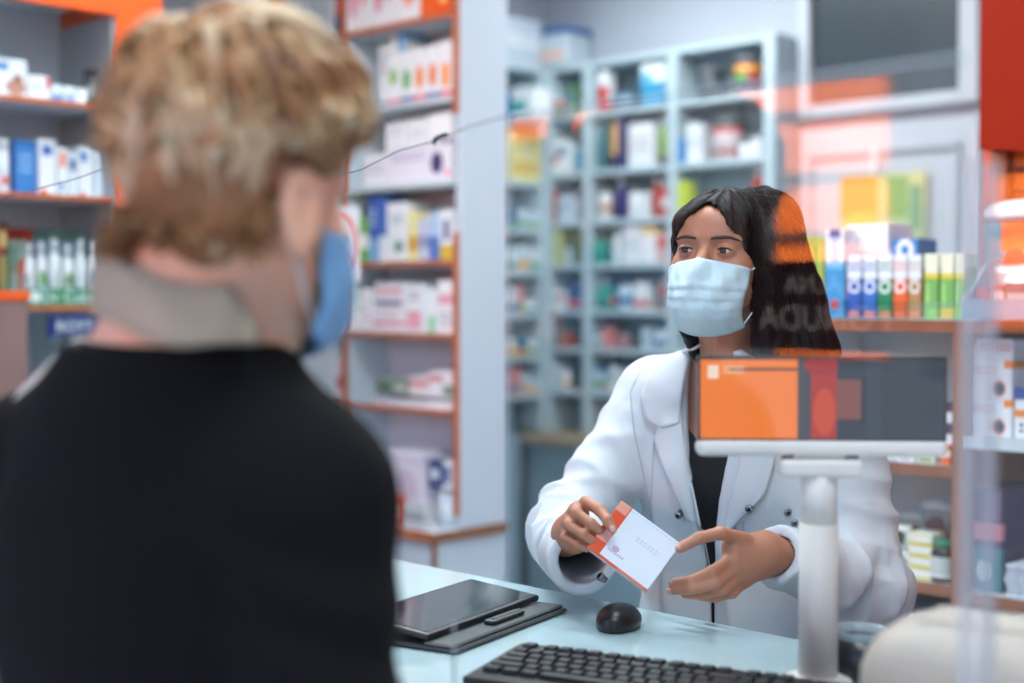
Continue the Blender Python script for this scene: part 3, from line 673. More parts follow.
special = {
 (0, 1): [(598, 606, 72, 'box', WH, (R(0, 1, 0, .62, '#d32f22'),), 'red and white carton'), (612, 634, 93, 'box', '#3f586c', (R(.1, .9, .4, .8, '#8fa6b8'),), 'slate blue carton'), (640, 664, 65, 'box', '#e3edf2', (R(0, 1, .0, .55, '#3a94bd'), R(.0, .5, .55, .8, '#6fb6d6')), 'white and turquoise carton')],
 (0, 2): [(690, 712, 68, 'jar', '#39434a', (R(0, 1, .35, .6, '#5a666c'),), 'dark grey jar'), (726, 750, 56, 'jar', '#a83a34', (R(0, 1, .1, .3, '#3c5a78'), D(.5, .5, .3, .2, '#5f9a5a'), R(0, 1, .75, .9, '#e0a93c')), 'multicoloured dark tin')],
 (1, 0): [(549, 556, 142, 'box', '#e6eaee', (R(0, 1, .3, .6, '#c7545a'),), 'white carton with red band'), (557, 564, 140, 'box', '#e9ecef', (R(0, 1, .5, .8, '#5f86b4'),), 'white carton with blue band'), (566, 573, 146, 'box', '#dfe6ea', (), 'white carton'), (574, 580, 150, 'box', '#4f93b4', (), 'blue carton')],
 (1, 1): [(595, 602, 115, 'bottle', '#3f7d8a', (), 'dark teal bottle'), (608, 616, 112, 'bottle', '#e6b070', (R(0, 1, 0, .3, '#38304f'),), 'amber bottle'), (617, 624, 116, 'box', '#3c3f70', (), 'indigo carton'), (628, 652, 124, 'box', '#e7e9ee', (T(.1, .9, .3, .7, '#b9a4ac', 2),), 'white carton'), (656, 664, 118, 'bottle', '#7fa348', (R(0, 1, 0, .2, '#5d3a68'),), 'green bottle')],
 (1, 2): [(676, 683, 140, 'box', '#2f86c4', (), 'bright blue carton'), (686, 700, 124, 'box', '#e3e8ec', (T(.1, .9, .3, .7, '#9aa7b4', 3),), 'white carton'), (704, 731, 118, 'jar', '#c9bcc0', (R(0, 1, .2, .3, '#b0403c'), R(0, 1, .8, .95, '#b5453a')), 'wide jar with red bands'), (735, 748, 140, 'jar', '#e6e9ec', (), 'small white jar'), (750, 760, 138, 'box', '#d9dfe4', (), 'grey-white carton')],
 (2, 1): [(595, 606, 186, 'jar', '#e4e6e8', (R(0, 1, .3, .6, '#c9a08c'),), 'white jar with tan band'), (611, 622, 178, 'bottle', '#2f2f6e', (), 'dark violet bottle'), (625, 636, 186, 'jar', '#e5e9ed', (), 'white jar'), (640, 648, 192, 'box', '#e0e5ea', (), 'white carton'), (650, 657, 176, 'bottle', '#b0403c', (), 'red bottle'), (658, 665, 180, 'bottle', '#c24a40', (R(0, 1, .3, .6, '#efe3df'),), 'red and white bottle')],
 (2, 2): [(677, 687, 182, 'box', '#c4cf52', (), 'lime yellow carton'), (748, 758, 168, 'bottle', '#a8332e', (), 'dark red bottle')],
 (3, 1): [(592, 604, 240, 'box', '#2f8f7e', (R(0, 1, .6, .9, '#57b09f'),), 'teal green carton'), (610, 617, 228, 'bottle', '#dfe6ec', (), 'white bottle'), (622, 640, 226, 'box', '#e4e7ec', (T(.1, .9, .3, .7, '#a7b4c4', 2),), 'white carton'), (641, 655, 227, 'box', '#e8eaee', (R(0, 1, .8, .95, '#f0c24a'),), 'white carton with yellow top'), (656, 666, 232, 'box', '#d9b0ae', (R(0, 1, .5, .8, '#c8524a'),), 'pink and red carton')],
 (3, 0): [(549, 561, 227, 'box', '#b9c08a', (), 'olive yellow carton'), (562, 571, 244, 'jar', '#b4c6cf', (), 'pale blue jar'), (572, 581, 230, 'box', '#5f6c4a', (), 'dark olive carton')],
}
RZn = RZs[1:]
for i, z in enumerate(RZn):
    for j in range(3):
        if j == 2 and i > 2: continue
        s = Shelf('b', BB, z, f'back {bays[j]} {rows[i]} row', 'goods on the back shelving', .012)
        if (i, j) in special:
            for it in special[(i, j)]:
                p0, p1, tp, kd, c, shp, ds = it
                s.item(p0, p1, tp, kd, c, shp, ds, depth=.06, cap='#d7dde2' if kd == 'bottle' else '#5b646a')
            continue
        p, pe = cellx[j]; dmid_ = dep(a_on((p+pe)/2, BB), BB); zc = RZs[i] - .03
        while p < pe-6 and s.n < 9:
            wpx = rnd.choice([6, 7, 9, 11, 14]); 
            if p+wpx > pe: break
            if rnd.random() < .18: p += rnd.randint(3, 7); continue
            c, cn = rnd.choice(PAL); ac, an = rnd.choice(ACC)
            room_h = (zc - z)*rnd.uniform(.4, .8); tp = 300 - (z+room_h-CAMZ)*F/dmid_
            kd = rnd.choice(['box', 'box', 'box', 'bottle', 'jar'])
            if kd == 'box':
                shp, ds = rnd.choice([((R(0, 1, .1, .35, ac),), f'{cn} carton with {an} band'), ((D(.5, .55, .3, .2, ac),), f'{cn} carton with {an} disc'), ((T(.15, .85, .3, .7, ac, 3),), f'{cn} carton with {an} print'), ((), f'plain {cn} carton')])
            else: shp, ds = ((R(0, 1, .25, .55, ac),), f'{cn} {kd}, {an} label')
            s.item(p, p+wpx, tp, kd, c, shp, ds, depth=.06, cap=rnd.choice(['#e3e7ea', '#4a7fae', '#3b474d']))
            p += wpx + .8
# return shelving goods
RR = [2.15, 1.90, 1.70, 1.52, 1.34, 1.16, 1.0]
for i, z in enumerate(RR):
    s = Shelf('a', ca0, z, f'{rows[i]} row of shelving return', 'goods on the shelving return', .01)
    dm = dep(ca0, b_on(525, ca0))
    if i == 1:
        q = s.item(509, 541, 133, 'box', '#e6d78c', (R(.05, .95, .15, .4, '#d7b65a'), R(.4, .7, .5, .8, '#f0e8b8')), 'yellow lidded carton', depth=.1, lab='pale yellow box on the shelving return next to the white panel'); continue
    if i == 0:
        s.item(510, 518, 95, 'box', '#3b88c0', (), 'bright blue carton', depth=.06)
        s.item(521, 532, 88, 'box', '#dbe3e8', (), 'white carton', depth=.06); continue
    p = 509
    while p < 536:
        wpx = rnd.choice([6, 8, 10, 12]); c, cn = rnd.choice(PAL); ac, an = rnd.choice(ACC)
        hh_ = rnd.uniform(.06, .12); tp = 300-(z+hh_-CAMZ)*F/dm
        if p+wpx > 543: break
        s.item(p, p+wpx, tp, 'box', c, (R(0, 1, .1, .4, ac),), f'{cn} carton with {an} band', depth=.06); p += wpx+1
# boxes on top of the shelving
topz = 2.386
for i, (zz, hh_, c, n_) in enumerate([(0, .07, '#b9c6d2', 'lowest'), (.072, .06, '#d7dde4', 'middle'), (.134, .06, '#c3ccd8', 'topmost')]):
    o = put('carton', carton_mesh(.22, .12, hh_, print_mat(c, (T(.1, .9, .3, .7, '#9aa6b8', 2),))), f'grey-white carton, {n_} of the stack above the shelving return', 'box', 'stack above the shelving return', W(ca0-.005, b_on(505, ca0), topz+zz), RZL)
o = empty('storage_box', W(-4.28, 4.395, topz), RZ+.05); tag(o, 'clear storage box with a blue lid on top of the corner shelving', 'box')
box('body', pm('frosted_box', '#b6c2cb', .3), 0, .2, 0, .16, 0, .14, o, .006); box('lid', pm('blue_lid', '#2f5fa4', .4), -.006, .206, -.006, .166, .14, .165, o, .004)
box('label_strip', pm('label_pink', '#d9b3a8', .6), .02, .18, -.002, 0, .03, .07, o)
o = put('carton', carton_mesh(.13, .1, .12, print_mat('#e1e6ea', (R(0, .6, .2, .6, '#2f9fa0'),))), 'white and teal carton under the blue-lidded box at the shelving corner', 'box', None, W(-4.20, 4.2, 2.15+.001), RZ)

# ---------- right cabinet worktop: tubes in cartons
GT_ = 'tube cartons on the brown-edged cabinet'
s = Shelf('b', RB, ZT, 'brown-edged cabinet top', GT_, .03)
s.item(800, 811, 236, 'box', '#c2c562', (R(0, 1, 0, .4, '#e07a3c'), R(.4, .7, .4, .9, '#8fae3f')), lab='yellow-green carton close behind the pharmacist\'s hair', depth=.05)
s.item(812, 823, 238, 'box', '#b3bf5e', (R(0, 1, .0, .35, '#e8952f'), R(.1, .5, .4, .9, '#5fa03f')), lab='lime and orange carton next to the tall blue one', depth=.05)
s.item(825, 844, 229, 'box', '#e9eff5', (R(0, 1, 0, .55, '#3f9ad0'), R(.0, 1, .55, .62, '#7cc0e4'), R(.3, .7, .1, .2, '#e0563c'), R(.2, .8, .9, 1, '#3a5f9a'), T(.3, .7, .6, .88, '#3a6ab0', 4)), lab='tallest blue and white carton behind the pharmacist', depth=.05)
TB = [('#2f62b8', 'blue'), ('#3474c4', 'mid-blue'), ('#1d8a5a', 'green'), ('#ee6a34', 'orange'), ('#b98d54', 'tan')]
tubx = [(847, 861), (862.5, 876.5), (877.5, 892), (893, 907), (908, 921)]
for (p0, p1), (c, n_) in zip(tubx, TB):
    s.item(p0, p1, 255, 'box', c, (R(0, 1, .62, 1, '#eceff4'), D(.5, .5, .42, .11, '#f4f6f8'), D(.5, .5, .27, .07, c), T(.1, .9, .72, .88, c, 2), R(.1, .9, .02, .1, '#f08a6a')),
           lab=f'slim {n_} and white tube carton in the row behind the pharmacist', depth=.045)
for (p0, p1), n_ in zip([(924, 938), (940, 954), (955, 966)], ('left', 'middle', 'right')):
    s.item(p0, p1, 254, 'box', '#7fb865', (R(0, 1, .7, 1, '#f0efd8'), R(0, 1, .62, .7, '#e8d24a'), R(0, 1, 0, .16, '#e6c64a' if n_ == 'middle' else '#8fd06a'), R(.1, .35, .2, .55, '#a7dc84')),
           lab=f'green and cream carton, {n_} of the three green ones', depth=.045)
# boxes behind them
s2 = Shelf('b', RB, ZT, 'cabinet top rear row', 'boxes in the rear row', .09)
s2.item(845, 890, 250, 'box', '#3a6fb8', (R(0, 1, .6, 1, '#dfe6f0'),), lab='blue and white carton under the plain white one', depth=.1)
s2.item(846, 888, 223, 'box', '#f1f3f6', (T(.1, .6, .1, .2, '#b9c4d6', 1),), lab='plain white carton stacked behind the row of tube cartons', depth=.1, up=.103)
s2.item(891, 918, 238, 'box', '#2f84c8', (D(.5, .86, .33, .14, '#eef3f8'), D(.5, .86, .15, .06, '#2f84c8')), lab='bright blue carton with white circle in the rear row', depth=.08)
# steel-blue tray with packs at the right
tr = empty('display_tray', W(a_on(964, RB-.06), RB-.06, ZT+.001), RZ); tag(tr, 'steel-blue display tray on the cabinet at the right edge', 'tray')
tm = pm('tray_blue', '#6f9bb4', .4); L_ = .42; dt = dep(a_on(990, RB), RB); h1 = (319-299)/F*dt; h2 = (319-262)/F*dt
box('tray_front', tm, 0, L_, 0, .004, 0, h1, tr); box('tray_base', tm, 0, L_, .004, .22, 0, .004, tr)
MB().prism([(0, 0), (.22, 0), (.22, h2*1.2), (.1, h2), (0, h1)], 0, .004, mat=Matrix.Rotation(math.pi/2, 4, 'Z')).build('tray_side', pm('tray_side_blue', '#9db4c4', .35), tr)
box('tray_back', tm, 0, L_, .216, .22, .004, h2, tr)
sT = Shelf('b', RB-.06, ZT+.006, 'blue tray', 'packs in the blue tray', .03)
sT.item(976, 990, 288, 'box', '#b84a54', (R(0, 1, .2, .5, '#d98a8c'),), lab='crimson pack at the left of the blue tray', depth=.05)
sT.item(991, 1003, 285, 'box', '#a8343f', (R(0, 1, .5, .8, '#e8dcdc'),), lab='dark red pack second in the blue tray', depth=.05)
sT.item(1004, 1030, 283, 'box', '#3f5668', (R(.1, .9, .2, .7, '#9fb2bc'),), lab='slate pack with pale label in the blue tray', depth=.05)
# silver pouch and teal bag
def pillow(name, w_, h_, t, m, loc, rz, seed=1, nx=14, nz=14, lean=0.0):
    r_ = random.Random(seed); ph = [r_.uniform(0, 6) for _ in range(6)]
    def pt(u, v, s_):
        e = (max(0, 1-(2*u-1)**2)*max(0, 1-(2*v-1)**2))**.45
        wr = .12*math.sin(9*u+ph[0]+4*v)+.10*math.sin(13*v+ph[1]-6*u)
        return Vector((u*w_, s_*t*e*(.5+wr)+lean*v*h_, v*h_*(1+.02*math.sin(8*u+ph[2]))))
    bm = bmesh.new(); 
    for s_ in (-1, 1):
        g = [[bm.verts.new(pt(i/nx, j/nz, s_)) for j in range(nz+1)] for i in range(nx+1)]
        for i in range(nx):
            for j in range(nz):
                f = bm.faces.new((g[i][j], g[i+1][j], g[i+1][j+1], g[i][j+1])); f.smooth = True
    bmesh.ops.remove_doubles(bm, verts=bm.verts, dist=1e-4); bmesh.ops.recalc_face_normals(bm, faces=bm.faces[:])
    me = bpy.data.meshes.new(name); bm.to_mesh(me); bm.free(); return link(name, me, m, None, loc, rz)
o = pillow('pouch', .15, .10, .05, pm('silver_film', '#cfd5da', .25, .3), W(a_on(985, RB+.06), RB+.06, ZT+.008), RZ, 3); tag(o, 'crumpled silver-white pouch lying in the blue tray', 'pouch')
db = dep(a_on(1000, RB+.1), RB+.1)
o = pillow('snack_bag', .22, (262-201)/F*db+.06, .05, print_mat('#3d97ad', [R(0, 1, .86, 1, '#dfe9ee'), R(.2, 1, .55, .8, '#f0742a'), D(.35, .45, .12, .12, '#e2502e'), R(0, 1, .8, .83, '#2b3a44'), R(.1, .9, .1, .25, '#7cc0d0')], .3), W(a_on(981, RB+.1), RB+.11, z_at(262, db)-.05), RZ, 5)
tag(o, 'teal bag with orange print standing at the back of the blue tray', 'bag'); o.location.z = ZT+.008; o.scale.z = ((319-201)/F*db-.01)/((262-201)/F*db+.06)
# right cabinet, left bay
b1 = Shelf('b', RB, 1.069, 'upper shelf of brown-edged cabinet', 'small packs on the cabinet shelves', .02)
b1.item(898, 915, 456, 'box', WH, (R(.2, .8, .2, .7, '#c9b4b8'),), lab='low white packet under the end of the display', depth=.05)
b1.item(917, 936, 455, 'box', '#cfd6c0', (R(.2, .8, .2, .7, '#7fa06a'),), lab='low pale green packet on the upper cabinet shelf', depth=.05)
b1.item(942, 952, 446, 'box', '#e46a3c', (R(0, 1, .4, .7, '#f6e3d4'),), lab='small orange carton beside the brown post', depth=.05)
for k_, (c, n_) in enumerate([('#e9edf2', 'lowest'), ('#4a3f5c', 'second'), ('#e6eaf0', 'third'), ('#3f3552', 'topmost')]):
    b1.item(944, 954, 446, 'box', c, (), depth=.05, up=.041+k_*.022, lab=f'flat {"white" if k_ % 2 == 0 else "dark purple"} packet, {n_} of four stacked by the brown post')
    o = bpy.data.objects[-1] if False else None
for o in [o for o in COL.objects if 'packet,' in str(o.get('label', ''))]:
    o.data = carton_mesh(.03, .05, .0205, o.data.materials[0]); o['group'] = 'flat packets by the post'
b2 = Shelf('b', RB, .832, 'lower shelf of brown-edged cabinet', 'small packs on the cabinet shelves', .02)
yel = (R(0, 1, 0, .22, '#e4d84a'), R(.1, .9, .4, .8, '#f4f5f2'), R(0, 1, .85, 1, '#ded46a'))
dy = dep(a_on(925, RB), RB)
for k_, n_ in enumerate(('bottom', 'second', 'third', 'top')):
    m = print_mat('#eef0ee', yel); wy = a_on(934, RB+.02)-a_on(910, RB+.02)
    put('carton', carton_mesh(wy, .06, .0225, m), f'small yellow-striped white carton, {n_} of the stack by the green-capped bottle', 'box', 'yellow-striped cartons', W(a_on(910, RB+.02), RB+.02, .833+k_*.0235), RZ)
bt = empty('supplement_bottle', W(a_on(945, RB+.03), RB+.035, .833), RZ); tag(bt, 'black bottle with green cap and white label on the lower shelf', 'bottle')
rb = (955-934)/2/F*dy*1.25; hb_ = (581-540)/F*dy
MB().lathe([(rb*.92, 0), (rb, .004), (rb, hb_*.74), (rb*.75, hb_*.84), (rb*.7, hb_*.86)], 24).build('body', pm('black_plastic_bottle', '#1c2427', .25), bt)
MB().lathe([(rb*.78, hb_*.82), (rb*.78, hb_*.98), (rb*.7, hb_)], 24).build('cap', pm('green_cap', '#1f7d5a', .35), bt)
MB().lathe([(rb*1.02, hb_*.12), (rb*1.02, hb_*.62)], 24, cap=False).build('label_wrap', print_mat('#e4e9e8', [T(.1, .9, .15, .9, '#7f9a94', 5)]), bt)
for k_, (p0, wz, c, n_) in enumerate([(893, .085, '#7d5a52', 'left bag'), (915, .10, '#6b3d45', 'right bag')]):
    dd_ = dep(a_on(p0+14, RB+.1), RB+.1)
    o = pillow('nut_bag', .085, .15 if k_ else .12, .04, print_mat('#9aa5a2', [D(.5, .45, .36, .3, c), D(.3, .2, .15, .1, '#4d3a2a'), R(0, 1, .85, 1, '#d3dadb')], .25), W(a_on(p0, RB+.1), RB+.13, .834), RZ, 11+k_)
    tag(o, f'clear bag of {"dark prunes" if k_ else "brown nuts"} behind the yellow-striped cartons', 'bag')
for k_ in range(2):
    dd_ = dep(a_on(898, RB), RB)
    o = pillow('seed_packet', .04, .05, .02, print_mat('#d5dcd6', [D(.5, .5, .3, .3, '#3d3a2c')], .3), W(a_on(893, RB+.03), RB+.04, .834+k_*.051), RZ, 21+k_)
    tag(o, f'small clear packet with a dark seed window, {"upper" if k_ else "lower"} one beside the coat', 'packet', 'seed packets')
# right bay
b3 = Shelf('b', RB, 1.132, 'x', 'webcam-style cartons right of the post', .02)
d3 = dep(a_on(990, RB), RB); zc = [437, 399, 359.5, 338]
for k_, n_ in enumerate(('bottom', 'middle', 'top')):
    zz = (zc[0]-zc[k_])/F*d3; hh_ = (zc[k_]-zc[k_+1])/F*d3-.001
    shp = [T(.08, .6, .6, .85, '#c98a90', 2), R(.8, 1, .8, 1, '#f0903c')]
    if k_ < 2: shp += [D(.68, .28, .17, .22, '#d98a5a'), D(.68, .28, .13, .17, '#26506e'), D(.68, .28, .06, .08, '#101c2c')]
    else: shp = [T(.3, .95, .35, .8, '#d9606a', 2), R(0, .15, .7, 1, '#f0903c')]
    q0, q1 = a_on(969, RB+.02), a_on(1013, RB+.02)
    put('carton', carton_mesh(q1-q0, .12, hh_, print_mat('#dfe3ea', tuple(shp))), f'white carton with orange corner, {n_} of three stacked right of the brown post', 'box', 'stacked cartons right of the post', W(q0, RB+.02, 1.133+zz), RZ)
q0 = a_on(1015, RB+.02)
put('carton', carton_mesh(.1, .1, .075, print_mat('#e3e6ea', (R(0, 1, .55, .75, '#e58a3c'), T(.1, .9, .1, .4, '#2d3a55', 2)))), 'white carton with orange stripe at the right edge, under the blue one', 'box', None, W(q0, RB+.02, 1.133), RZ)
put('carton', carton_mesh(.1, .1, .022, print_mat('#2b55a0', ())), 'flat royal blue carton at the right edge', 'box', None, W(q0, RB+.02, 1.209), RZ)
b4 = Shelf('b', RB, .825, 'lower right', 'packs on the lower right shelf', .03)
q0, q1 = a_on(968, RB+.03), a_on(1003, RB+.03)
put('carton', carton_mesh(q1-q0, .16, .205, print_mat('#4a3f66', (R(0, 1, 0, .42, '#2b8390'), R(0, 1, .5, .66, '#cf7f92'), R(.7, .95, .7, .95, '#6a5a86'), D(.5, .2, .2, .1, '#bfe0e0')))), 'purple, pink and teal carton on the lower right shelf', 'box', None, W(q0, RB+.03, .826), RZ)
for k_, c in enumerate(('#2d2b40', '#4b4a66')):
    o = put('carton', carton_mesh(.2, .1, .035, print_mat(c, (T(.1, .6, .3, .7, '#8c86a8', 1),))), f'flat dark violet carton, {"upper" if k_ else "lower"} of two behind the purple one', 'box', 'flat dark cartons', W(q0+.06, RB+.19, .826+k_*.037), RZ)
ppr = empty('paper_stack', W(a_on(1008, RB+.02), RB+.02, .826), RZ); tag(ppr, 'pile of pale printed leaflets on the lower right shelf', 'papers')
for k_ in range(7): MB().box(0, .16, 0, .14, k_*.009, k_*.009+.007, .0005).build('leaflet', print_mat('#cdd8e4', (T(.05, .9, .2, .9, '#8fa6c4', 2),)), ppr, (rnd.uniform(-.006, .006), rnd.uniform(-.003, .006), 0), rnd.uniform(-.04, .04))
# ================================================================== SIGNED-DISTANCE MODELLING FOR THE PEOPLE
def V3(*a): return np.array(a, dtype=np.float32)
class Field:
    def __init__(s, lo, hi, h):
        s.lo = np.array(lo, float); s.h = h; n = np.ceil((np.array(hi)-s.lo)/h).astype(int)+1
        ax = [np.float32(s.lo[i]) + np.arange(n[i], dtype=np.float32)*np.float32(h) for i in range(3)]
        s.X, s.Y, s.Z = np.meshgrid(*ax, indexing='ij')
    def local(s, M):
        """coordinates in the frame of matrix M (local -> world)"""
        I = np.array(M.inverted(), dtype=np.float32)
        return [I[i, 0]*s.X+I[i, 1]*s.Y+I[i, 2]*s.Z+I[i, 3] for i in range(3)]
def smin(a, b, k):
    h = np.maximum(k-np.abs(a-b), 0)/k
    return np.minimum(a, b) - h*h*k*.25
def smax(a, b, k): return -smin(-a, -b, k)
def ell(P, c, r):
    x, y, z = (P[i]-c[i] for i in range(3))
    k0 = np.sqrt((x/r[0])**2+(y/r[1])**2+(z/r[2])**2)+1e-9
    k1 = np.sqrt((x/r[0]**2)**2+(y/r[1]**2)**2+(z/r[2]**2)**2)+1e-9
    return k0*(k0-1)/k1
def cap(P, a, b, ra, rb, want_h=False, flat=None):
    a = np.array(a, np.float32); b = np.array(b, np.float32); d = b-a; L2 = float(d@d)+1e-12
    x, y, z = (P[i]-a[i] for i in range(3))
    h = np.clip((x*d[0]+y*d[1]+z*d[2])/L2, 0, 1)
    q = np.sqrt((x-h*d[0])**2+(y-h*d[1])**2+(z-h*d[2])**2)
    r = ra+(rb-ra)*h
    return (q-r, h) if want_h else q-r
def loft(P, rows):
    """rows: (z, cx, cy, rx, ry); superelliptic torso sections"""
    zs = [r[0] for r in rows]; z = P[2]
    I = lambda k: np.interp(z, zs, [r[k] for r in rows]).astype(np.float32)
    cx, cy, rx, ry = I(1), I(2), I(3), I(4)
    q = (np.abs((P[0]-cx)/rx)**2.3+np.abs((P[1]-cy)/ry)**2.3)**(1/2.3)
    d = (q-1)*np.minimum(rx, ry)
    return np.maximum(d, np.maximum(zs[0]-z, z-zs[-1]))
def nets(f, d, name):
    """surface nets over a scalar grid"""
    s = d < 0; nx, ny, nz = s.shape
    offs = [(0,0,0),(1,0,0),(0,1,0),(1,1,0),(0,0,1),(1,0,1),(0,1,1),(1,1,1)]
    C = [s[o[0]:nx-1+o[0], o[1]:ny-1+o[1], o[2]:nz-1+o[2]] for o in offs]
    cnt = np.zeros((nx-1, ny-1, nz-1), np.int8)
    for c in C: cnt += c
    act = (cnt > 0) & (cnt < 8); idx = np.argwhere(act); n = len(idx)
    vid = np.full(act.shape, -1, np.int64); vid[act] = np.arange(n)
    acc = np.zeros((n, 3)); k = np.zeros(n)
    vals = [d[idx[:, 0]+o[0], idx[:, 1]+o[1], idx[:, 2]+o[2]].astype(np.float64) for o in offs]
    for i, j in ((0,1),(2,3),(4,5),(6,7),(0,2),(1,3),(4,6),(5,7),(0,4),(1,5),(2,6),(3,7)):
        a, b = vals[i], vals[j]; m = (a < 0) != (b < 0); t = np.where(m, a/(a-b+1e-30), 0)
        p = np.array(offs[i])[None, :] + t[:, None]*(np.array(offs[j])-np.array(offs[i]))[None, :]
        acc[m] += p[m]; k[m] += 1
    v = f.lo + (idx + acc/np.maximum(k, 1)[:, None])*f.h
    quads = []
    for ax in range(3):
        e = [0, 0, 0]; e[ax] = 1
        A = s[1:nx-1, 1:ny-1, 1:nz-1]; B = s[1+e[0]:nx-1+e[0], 1+e[1]:ny-1+e[1], 1+e[2]:nz-1+e[2]]
        m = np.argwhere(A != B)+1; fl = s[m[:, 0], m[:, 1], m[:, 2]]
        u, w_ = [i for i in range(3) if i != ax]
        def g(du, dw):
            q = m.copy(); q[:, u] -= du; q[:, w_] -= dw; return vid[q[:, 0], q[:, 1], q[:, 2]]
        Q = np.stack([g(0, 0), g(1, 0), g(1, 1), g(0, 1)], 1)
        flip = fl if ax == 1 else ~fl
        Q[flip] = Q[flip][:, ::-1]; quads.append(Q)
    Q = np.concatenate(quads); Q = Q[(Q >= 0).all(1)]
    me = bpy.data.meshes.new(name)
    me.vertices.add(len(v)); me.vertices.foreach_set('co', v.ravel())
    me.loops.add(len(Q)*4); me.loops.foreach_set('vertex_index', Q.ravel().astype(np.int32))
    me.polygons.add(len(Q)); me.polygons.foreach_set('loop_start', np.arange(0, len(Q)*4, 4, dtype=np.int32))
    me.polygons.foreach_set('use_smooth', np.ones(len(Q), bool)); me.update(calc_edges=True); me.validate()
    return me
def biggest(me):
    """keep only the largest connected surface"""
    bm = bmesh.new(); bm.from_mesh(me); bm.verts.ensure_lookup_table(); seen = bytearray(len(bm.verts)); best = []
    for v in bm.verts:
        if seen[v.index]: continue
        st = [v]; seen[v.index] = 1; isl = []
        while st:
            q = st.pop(); isl.append(q)
            for e in q.link_edges:
                o = e.other_vert(q)
                if not seen[o.index]: seen[o.index] = 1; st.append(o)
        if len(isl) > len(best): best = isl
    keep = {v.index for v in best}
    bmesh.ops.delete(bm, geom=[v for v in bm.verts if v.index not in keep], context='VERTS'); bm.to_mesh(me); bm.free(); return me
def relax(me, it=2, f=.5):
    n = len(me.vertices); co = np.empty(n*3); me.vertices.foreach_get('co', co); co = co.reshape(-1, 3)
    e = np.empty(len(me.edges)*2, np.int64); me.edges.foreach_get('vertices', e); e = e.reshape(-1, 2)
    deg = np.bincount(e.ravel(), minlength=n)[:, None]
    for _ in range(it):
        s = np.zeros((n, 3))
        for k in range(3):
            s[:, k] = np.bincount(e[:, 0], co[e[:, 1], k], n)+np.bincount(e[:, 1], co[e[:, 0], k], n)
        co = co*(1-f)+f*s/np.maximum(deg, 1)
    me.vertices.foreach_set('co', co.ravel()); me.update(); return me
def world_part(name, me, m, parent):
    """mesh built in world coordinates, hung under a person's empty"""
    inv = parent.matrix_basis.inverted(); me.transform(inv); return link(name, me, m, parent)
def bvh(me): return BVHTree.FromPolygons([v.co.copy() for v in me.vertices], [tuple(p.vertices) for p in me.polygons])
CAMP = Vector((0, 0, CAMZ))
def pdir(px, py): return Vector((kx(px), 1, (HOR-py)/F)).normalized()
def waves(P, seeds, amp):
    t = 0
    for (kx_, ky, kz, ph, am) in seeds: t = t + am*np.sin(kx_*P[0]+ky*P[1]+kz*P[2]+ph+1.3*np.sin(.6*kz*P[0]+.5*kx_*P[2]))
    return t*amp

SKIN_W = pm('skin_warm', '#b97e63', .48, sss=.15, var=.05, vscale=14, bump=.03, bscale=300)
SKIN_C = pm('skin_fair', '#f8bf9f', .5, sss=.2, var=.05, vscale=10, bump=.03, bscale=250)

def head_sdf(P, neck=None, ears=True, lids=True, es=1.0):
    d = ell(P, (0, .022, .028), (.074, .090, .082))
    d = smin(d, ell(P, (0, -.025, -.03), (.058, .058, .082)), .03)
    d = smin(d, ell(P, (0, -.035, -.088), (.034, .040, .026)), .03)            # chin
    for s in (-1, 1):
        d = smin(d, ell(P, (s*.040, -.045, -.030), (.024, .026, .026)), .02)   # cheeks
        d = smin(d, cap(P, (s*.052, .01, -.05), (s*.024, -.045, -.09), .018, .016), .02)   # jaw
        d = smin(d, cap(P, (s*.012, -.079, .021), (s*.046, -.062, .018), .008, .006), .014) # brow ridge
    d = smin(d, ell(P, (0, -.050, .045), (.052, .036, .034)), .02)
    for s in (-1, 1): d = smax(d, -ell(P, (s*.031, -.098, .000), (.019, .020, .014)), .014)
    d = smin(d, cap(P, (0, -.076, .008), (0, -.101, -.034), .0075, .0115), .010)
    for s in (-1, 1): d = smin(d, ell(P, (s*.012, -.093, -.038), (.010, .011, .008)), .006)
    d = smin(d, cap(P, (-.018, -.082, -.062), (.018, -.082, -.062), .008, .008), .008)
    d = smin(d, cap(P, (-.015, -.081, -.073), (.015, -.081, -.073), .008, .008), .006)
    if lids:
        for s in (-1, 1):
            l = ell(P, (s*.031, -.0675, .0), (.0152, .0155, .0142))
            l = smax(l, -ell(P, (s*.031, -.088, -.0006), (.0135, .016, .0044)), .0015)
            d = smin(d, l, .004)
    if ears:
        for s in (-1, 1):
            x, y, z = P; ca, sa = math.cos(s*(.38 if es == 1 else .12)), math.sin(s*(.38 if es == 1 else .12))
            xo = .079+(es-1)*.035; zo = .022-(es-1)*.01
            yo = .018+(es-1)*.07
            Q = [((x-s*xo)*ca+(y-yo)*sa)/es, (-(x-s*xo)*sa+(y-yo)*ca)/es, (z+zo)/es]
            e = ell(Q, (0, 0, 0), (.0065, .018, .031))
            e = smax(e, -ell(Q, (s*.008, -.002, .002), (.0075, .0095, .017)), .004)
            e = smin(e, cap(Q, (s*.002, -.008, .018), (s*.003, .012, .018), .004, .004), .008)
            if es > 1: e = smin(e, cap(P, (s*.062, yo-.012, -zo), (s*(xo-.004), yo-.004, -zo-.002), .012, .009), .008)
            d = smin(d, e, .006)
    if neck is not None:
        for a, b, ra, rb in neck: d = smin(d, cap(P, a, b, ra, rb), .03)
    return d

